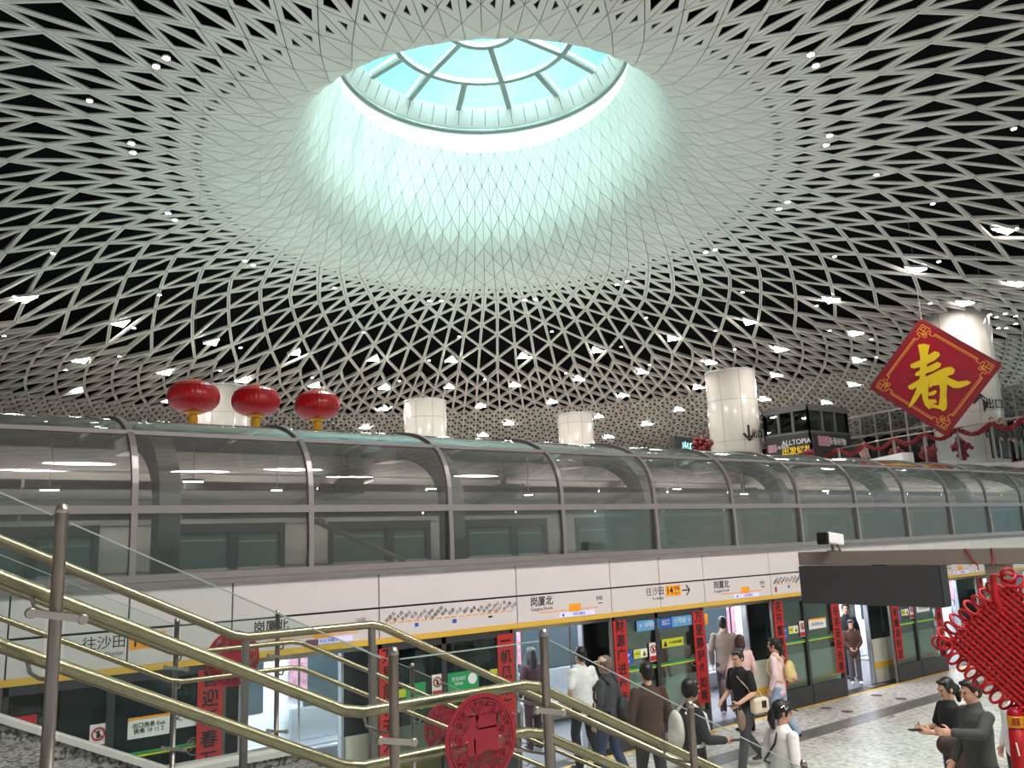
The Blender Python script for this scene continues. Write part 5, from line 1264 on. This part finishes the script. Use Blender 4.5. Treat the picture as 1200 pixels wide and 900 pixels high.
# 13, 14 the pair on the right
p = at_floor(1109, 795, 1.62)
t, B, H, HM, up = person('person in black top with tied dark hair looking at a phone, left of the pair', p, LT*.95 - FW*.1, 1.62, top=(24, 24, 28), sleeve='short', bottom=(46, 72, 110), hair='tail', hem=.80, head=(0, -16), arms=dict(l=((-.24, .10, 1.12), (-.12, .34, 1.15)), r=((.24, .06, 1.13), (.12, .33, 1.16))))
q = MB(); q.bevbox((-.10, .42, 1.165), (-.02, .57, 1.18), .005, 0, B @ Matrix.Translation((.02, 0, 0))); tag(q.build('smartphone', M['black']), 'dark smartphone held by the person with tied hair, right side', 'phone')
wbag('coat', 'dark brown coat folded over the arm of the person with tied hair', 'coat', (58, 40, 34), lambda q: (q.ell(B @ Vector((-.23, .20, 1.03)), (.085, .17, .13), 0, 14, 10, B.to_3x3()), q.ell(B @ Vector((-.24, .12, .84)), (.06, .13, .17), 0, 14, 10, B.to_3x3())))
p = at_floor(1137, 796, 1.74)
person('person in dark grey jacket reaching an arm forward, right of the pair', p, LT*.95 - FW*.12, 1.74, top=(62, 64, 62), bottom=(28, 28, 32), hair='short', hem=.78, head=(0, -12), collar=True, girth=1.08, arms=dict(l=((-.26, .14, 1.24), (-.22, .42, 1.27)), r=((.26, -.02, 1.1), (.24, .14, .9))))
p = at_floor(1166, 812, 1.58)
person('person in white shirt half hidden behind the red knot', (p[0] + 1.15, p[1] + .35, 0), LT, 1.52, top=(238, 236, 234), bottom=(60, 60, 66), hair='short')
# people up on the concourse
for i, (x, y, col, bt, lab, dp) in enumerate(((1168, 537, (34, 52, 46), (30, 30, 32), 'person in dark green top standing on the balcony, left of the two heads', 34.4), (1179, 536, (40, 40, 44), (70, 72, 78), 'person in dark top standing on the balcony, right of the two heads', 34.8), (1196, 535, (60, 58, 60), (120, 120, 122), 'person in grey standing at the balcony picture edge', 35.4), (1014, 541, (196, 150, 150), (90, 70, 74), 'person in dusty pink standing behind the balcony garland', 41.5))):
    d = ray(x, y); c = -(RM.transposed() @ d).z; P = EYE + d*(dp/c)
    person(lab, (P.x, P.y, ZF), -FW + RT*(.4 if i % 2 else -.3), 1.70, top=col, bottom=bt, hair='short', detail=False, voxel=.02)
# ================================================================ light
w = bpy.data.worlds.new('world'); bpy.context.scene.world = w; w.use_nodes = True; nt = w.node_tree
bg = nt.nodes['Background']; tc = nt.nodes.new('ShaderNodeTexCoord'); sp = nt.nodes.new('ShaderNodeSeparateXYZ'); rp = nt.nodes.new('ShaderNodeValToRGB'); nz = nt.nodes.new('ShaderNodeTexNoise'); mx = nt.nodes.new('ShaderNodeMixRGB')
nt.links.new(tc.outputs['Generated'], sp.inputs[0]); nt.links.new(sp.outputs['Z'], rp.inputs[0])
nz.inputs['Scale'].default_value = 7; nz.inputs['Detail'].default_value = 3; nt.links.new(tc.outputs['Generated'], nz.inputs['Vector'])
e = rp.color_ramp.elements; e[0].position = .36; e[0].color = (.54, .52, .49, 1); e[1].position = .46; e[1].color = (.62, 1.05, 1.04, 1)
rc = nt.nodes.new('ShaderNodeValToRGB'); rc.color_ramp.elements[0].position = .38; rc.color_ramp.elements[0].color = (.62, .82, .96, 1); rc.color_ramp.elements[1].position = .62; rc.color_ramp.elements[1].color = (1, 1, 1, 1)
mx.blend_type = 'MULTIPLY'; mx.inputs[0].default_value = 1.0; nt.links.new(nz.outputs['Fac'], rc.inputs[0])
nt.links.new(rp.outputs[0], mx.inputs[1]); nt.links.new(rc.outputs[0], mx.inputs[2])
nt.links.new(mx.outputs[0], bg.inputs[0]); bg.inputs[1].default_value = 1.0
def sun(name, rgb, st, ang, d):
    l = bpy.data.lights.new(name, 'SUN'); l.color = rgb; l.energy = st; l.angle = ang; o = bpy.data.objects.new(name, l); C.objects.link(o)
    o.rotation_euler = Vector(d).to_track_quat('-Z', 'Y').to_euler()
sun('sky_light', (.70, 1.0, .97), 50.0, 1.5, (.10, .12, -1))
sun('sun', (.80, 1.0, .96), 5.0, .05, (-.22, .50, -1))
def area(name, p, size, en, rgb, d=(0, 0, -1)):
    l = bpy.data.lights.new(name, 'AREA'); l.shape = 'DISK'; l.size = size; l.energy = en; l.color = rgb; o = bpy.data.objects.new(name, l); C.objects.link(o); o.location = p
    o.rotation_euler = Vector(d).to_track_quat('-Z', 'Y').to_euler(); return o
for i, (x, y) in enumerate(((3.5, -2.5), (7.5, -1.0), (4.0, 2.0), (9.5, 1.5), (13.0, -3.0), (16.5, 0.0))):
    area('added_fill_lamp', (x, y, 12.6), 1.6, 520, (1, .97, .93))  # added fill discs overhead, out of view, to brighten the platform
sc = bpy.context.scene
sc.view_settings.view_transform = 'Standard'; sc.view_settings.look = 'None'; sc.view_settings.gamma = 1.0; sc.view_settings.use_curve_mapping = False
sc.view_settings.exposure = 0.45
sc.cycles.max_bounces = 10; sc.cycles.transparent_max_bounces = 24; sc.cycles.diffuse_bounces = 4; sc.cycles.glossy_bounces = 4
sc.cycles.use_denoising = True; sc.cycles.sample_clamp_indirect = 6.0; sc.cycles.caustics_reflective = False; sc.cycles.caustics_refractive = False
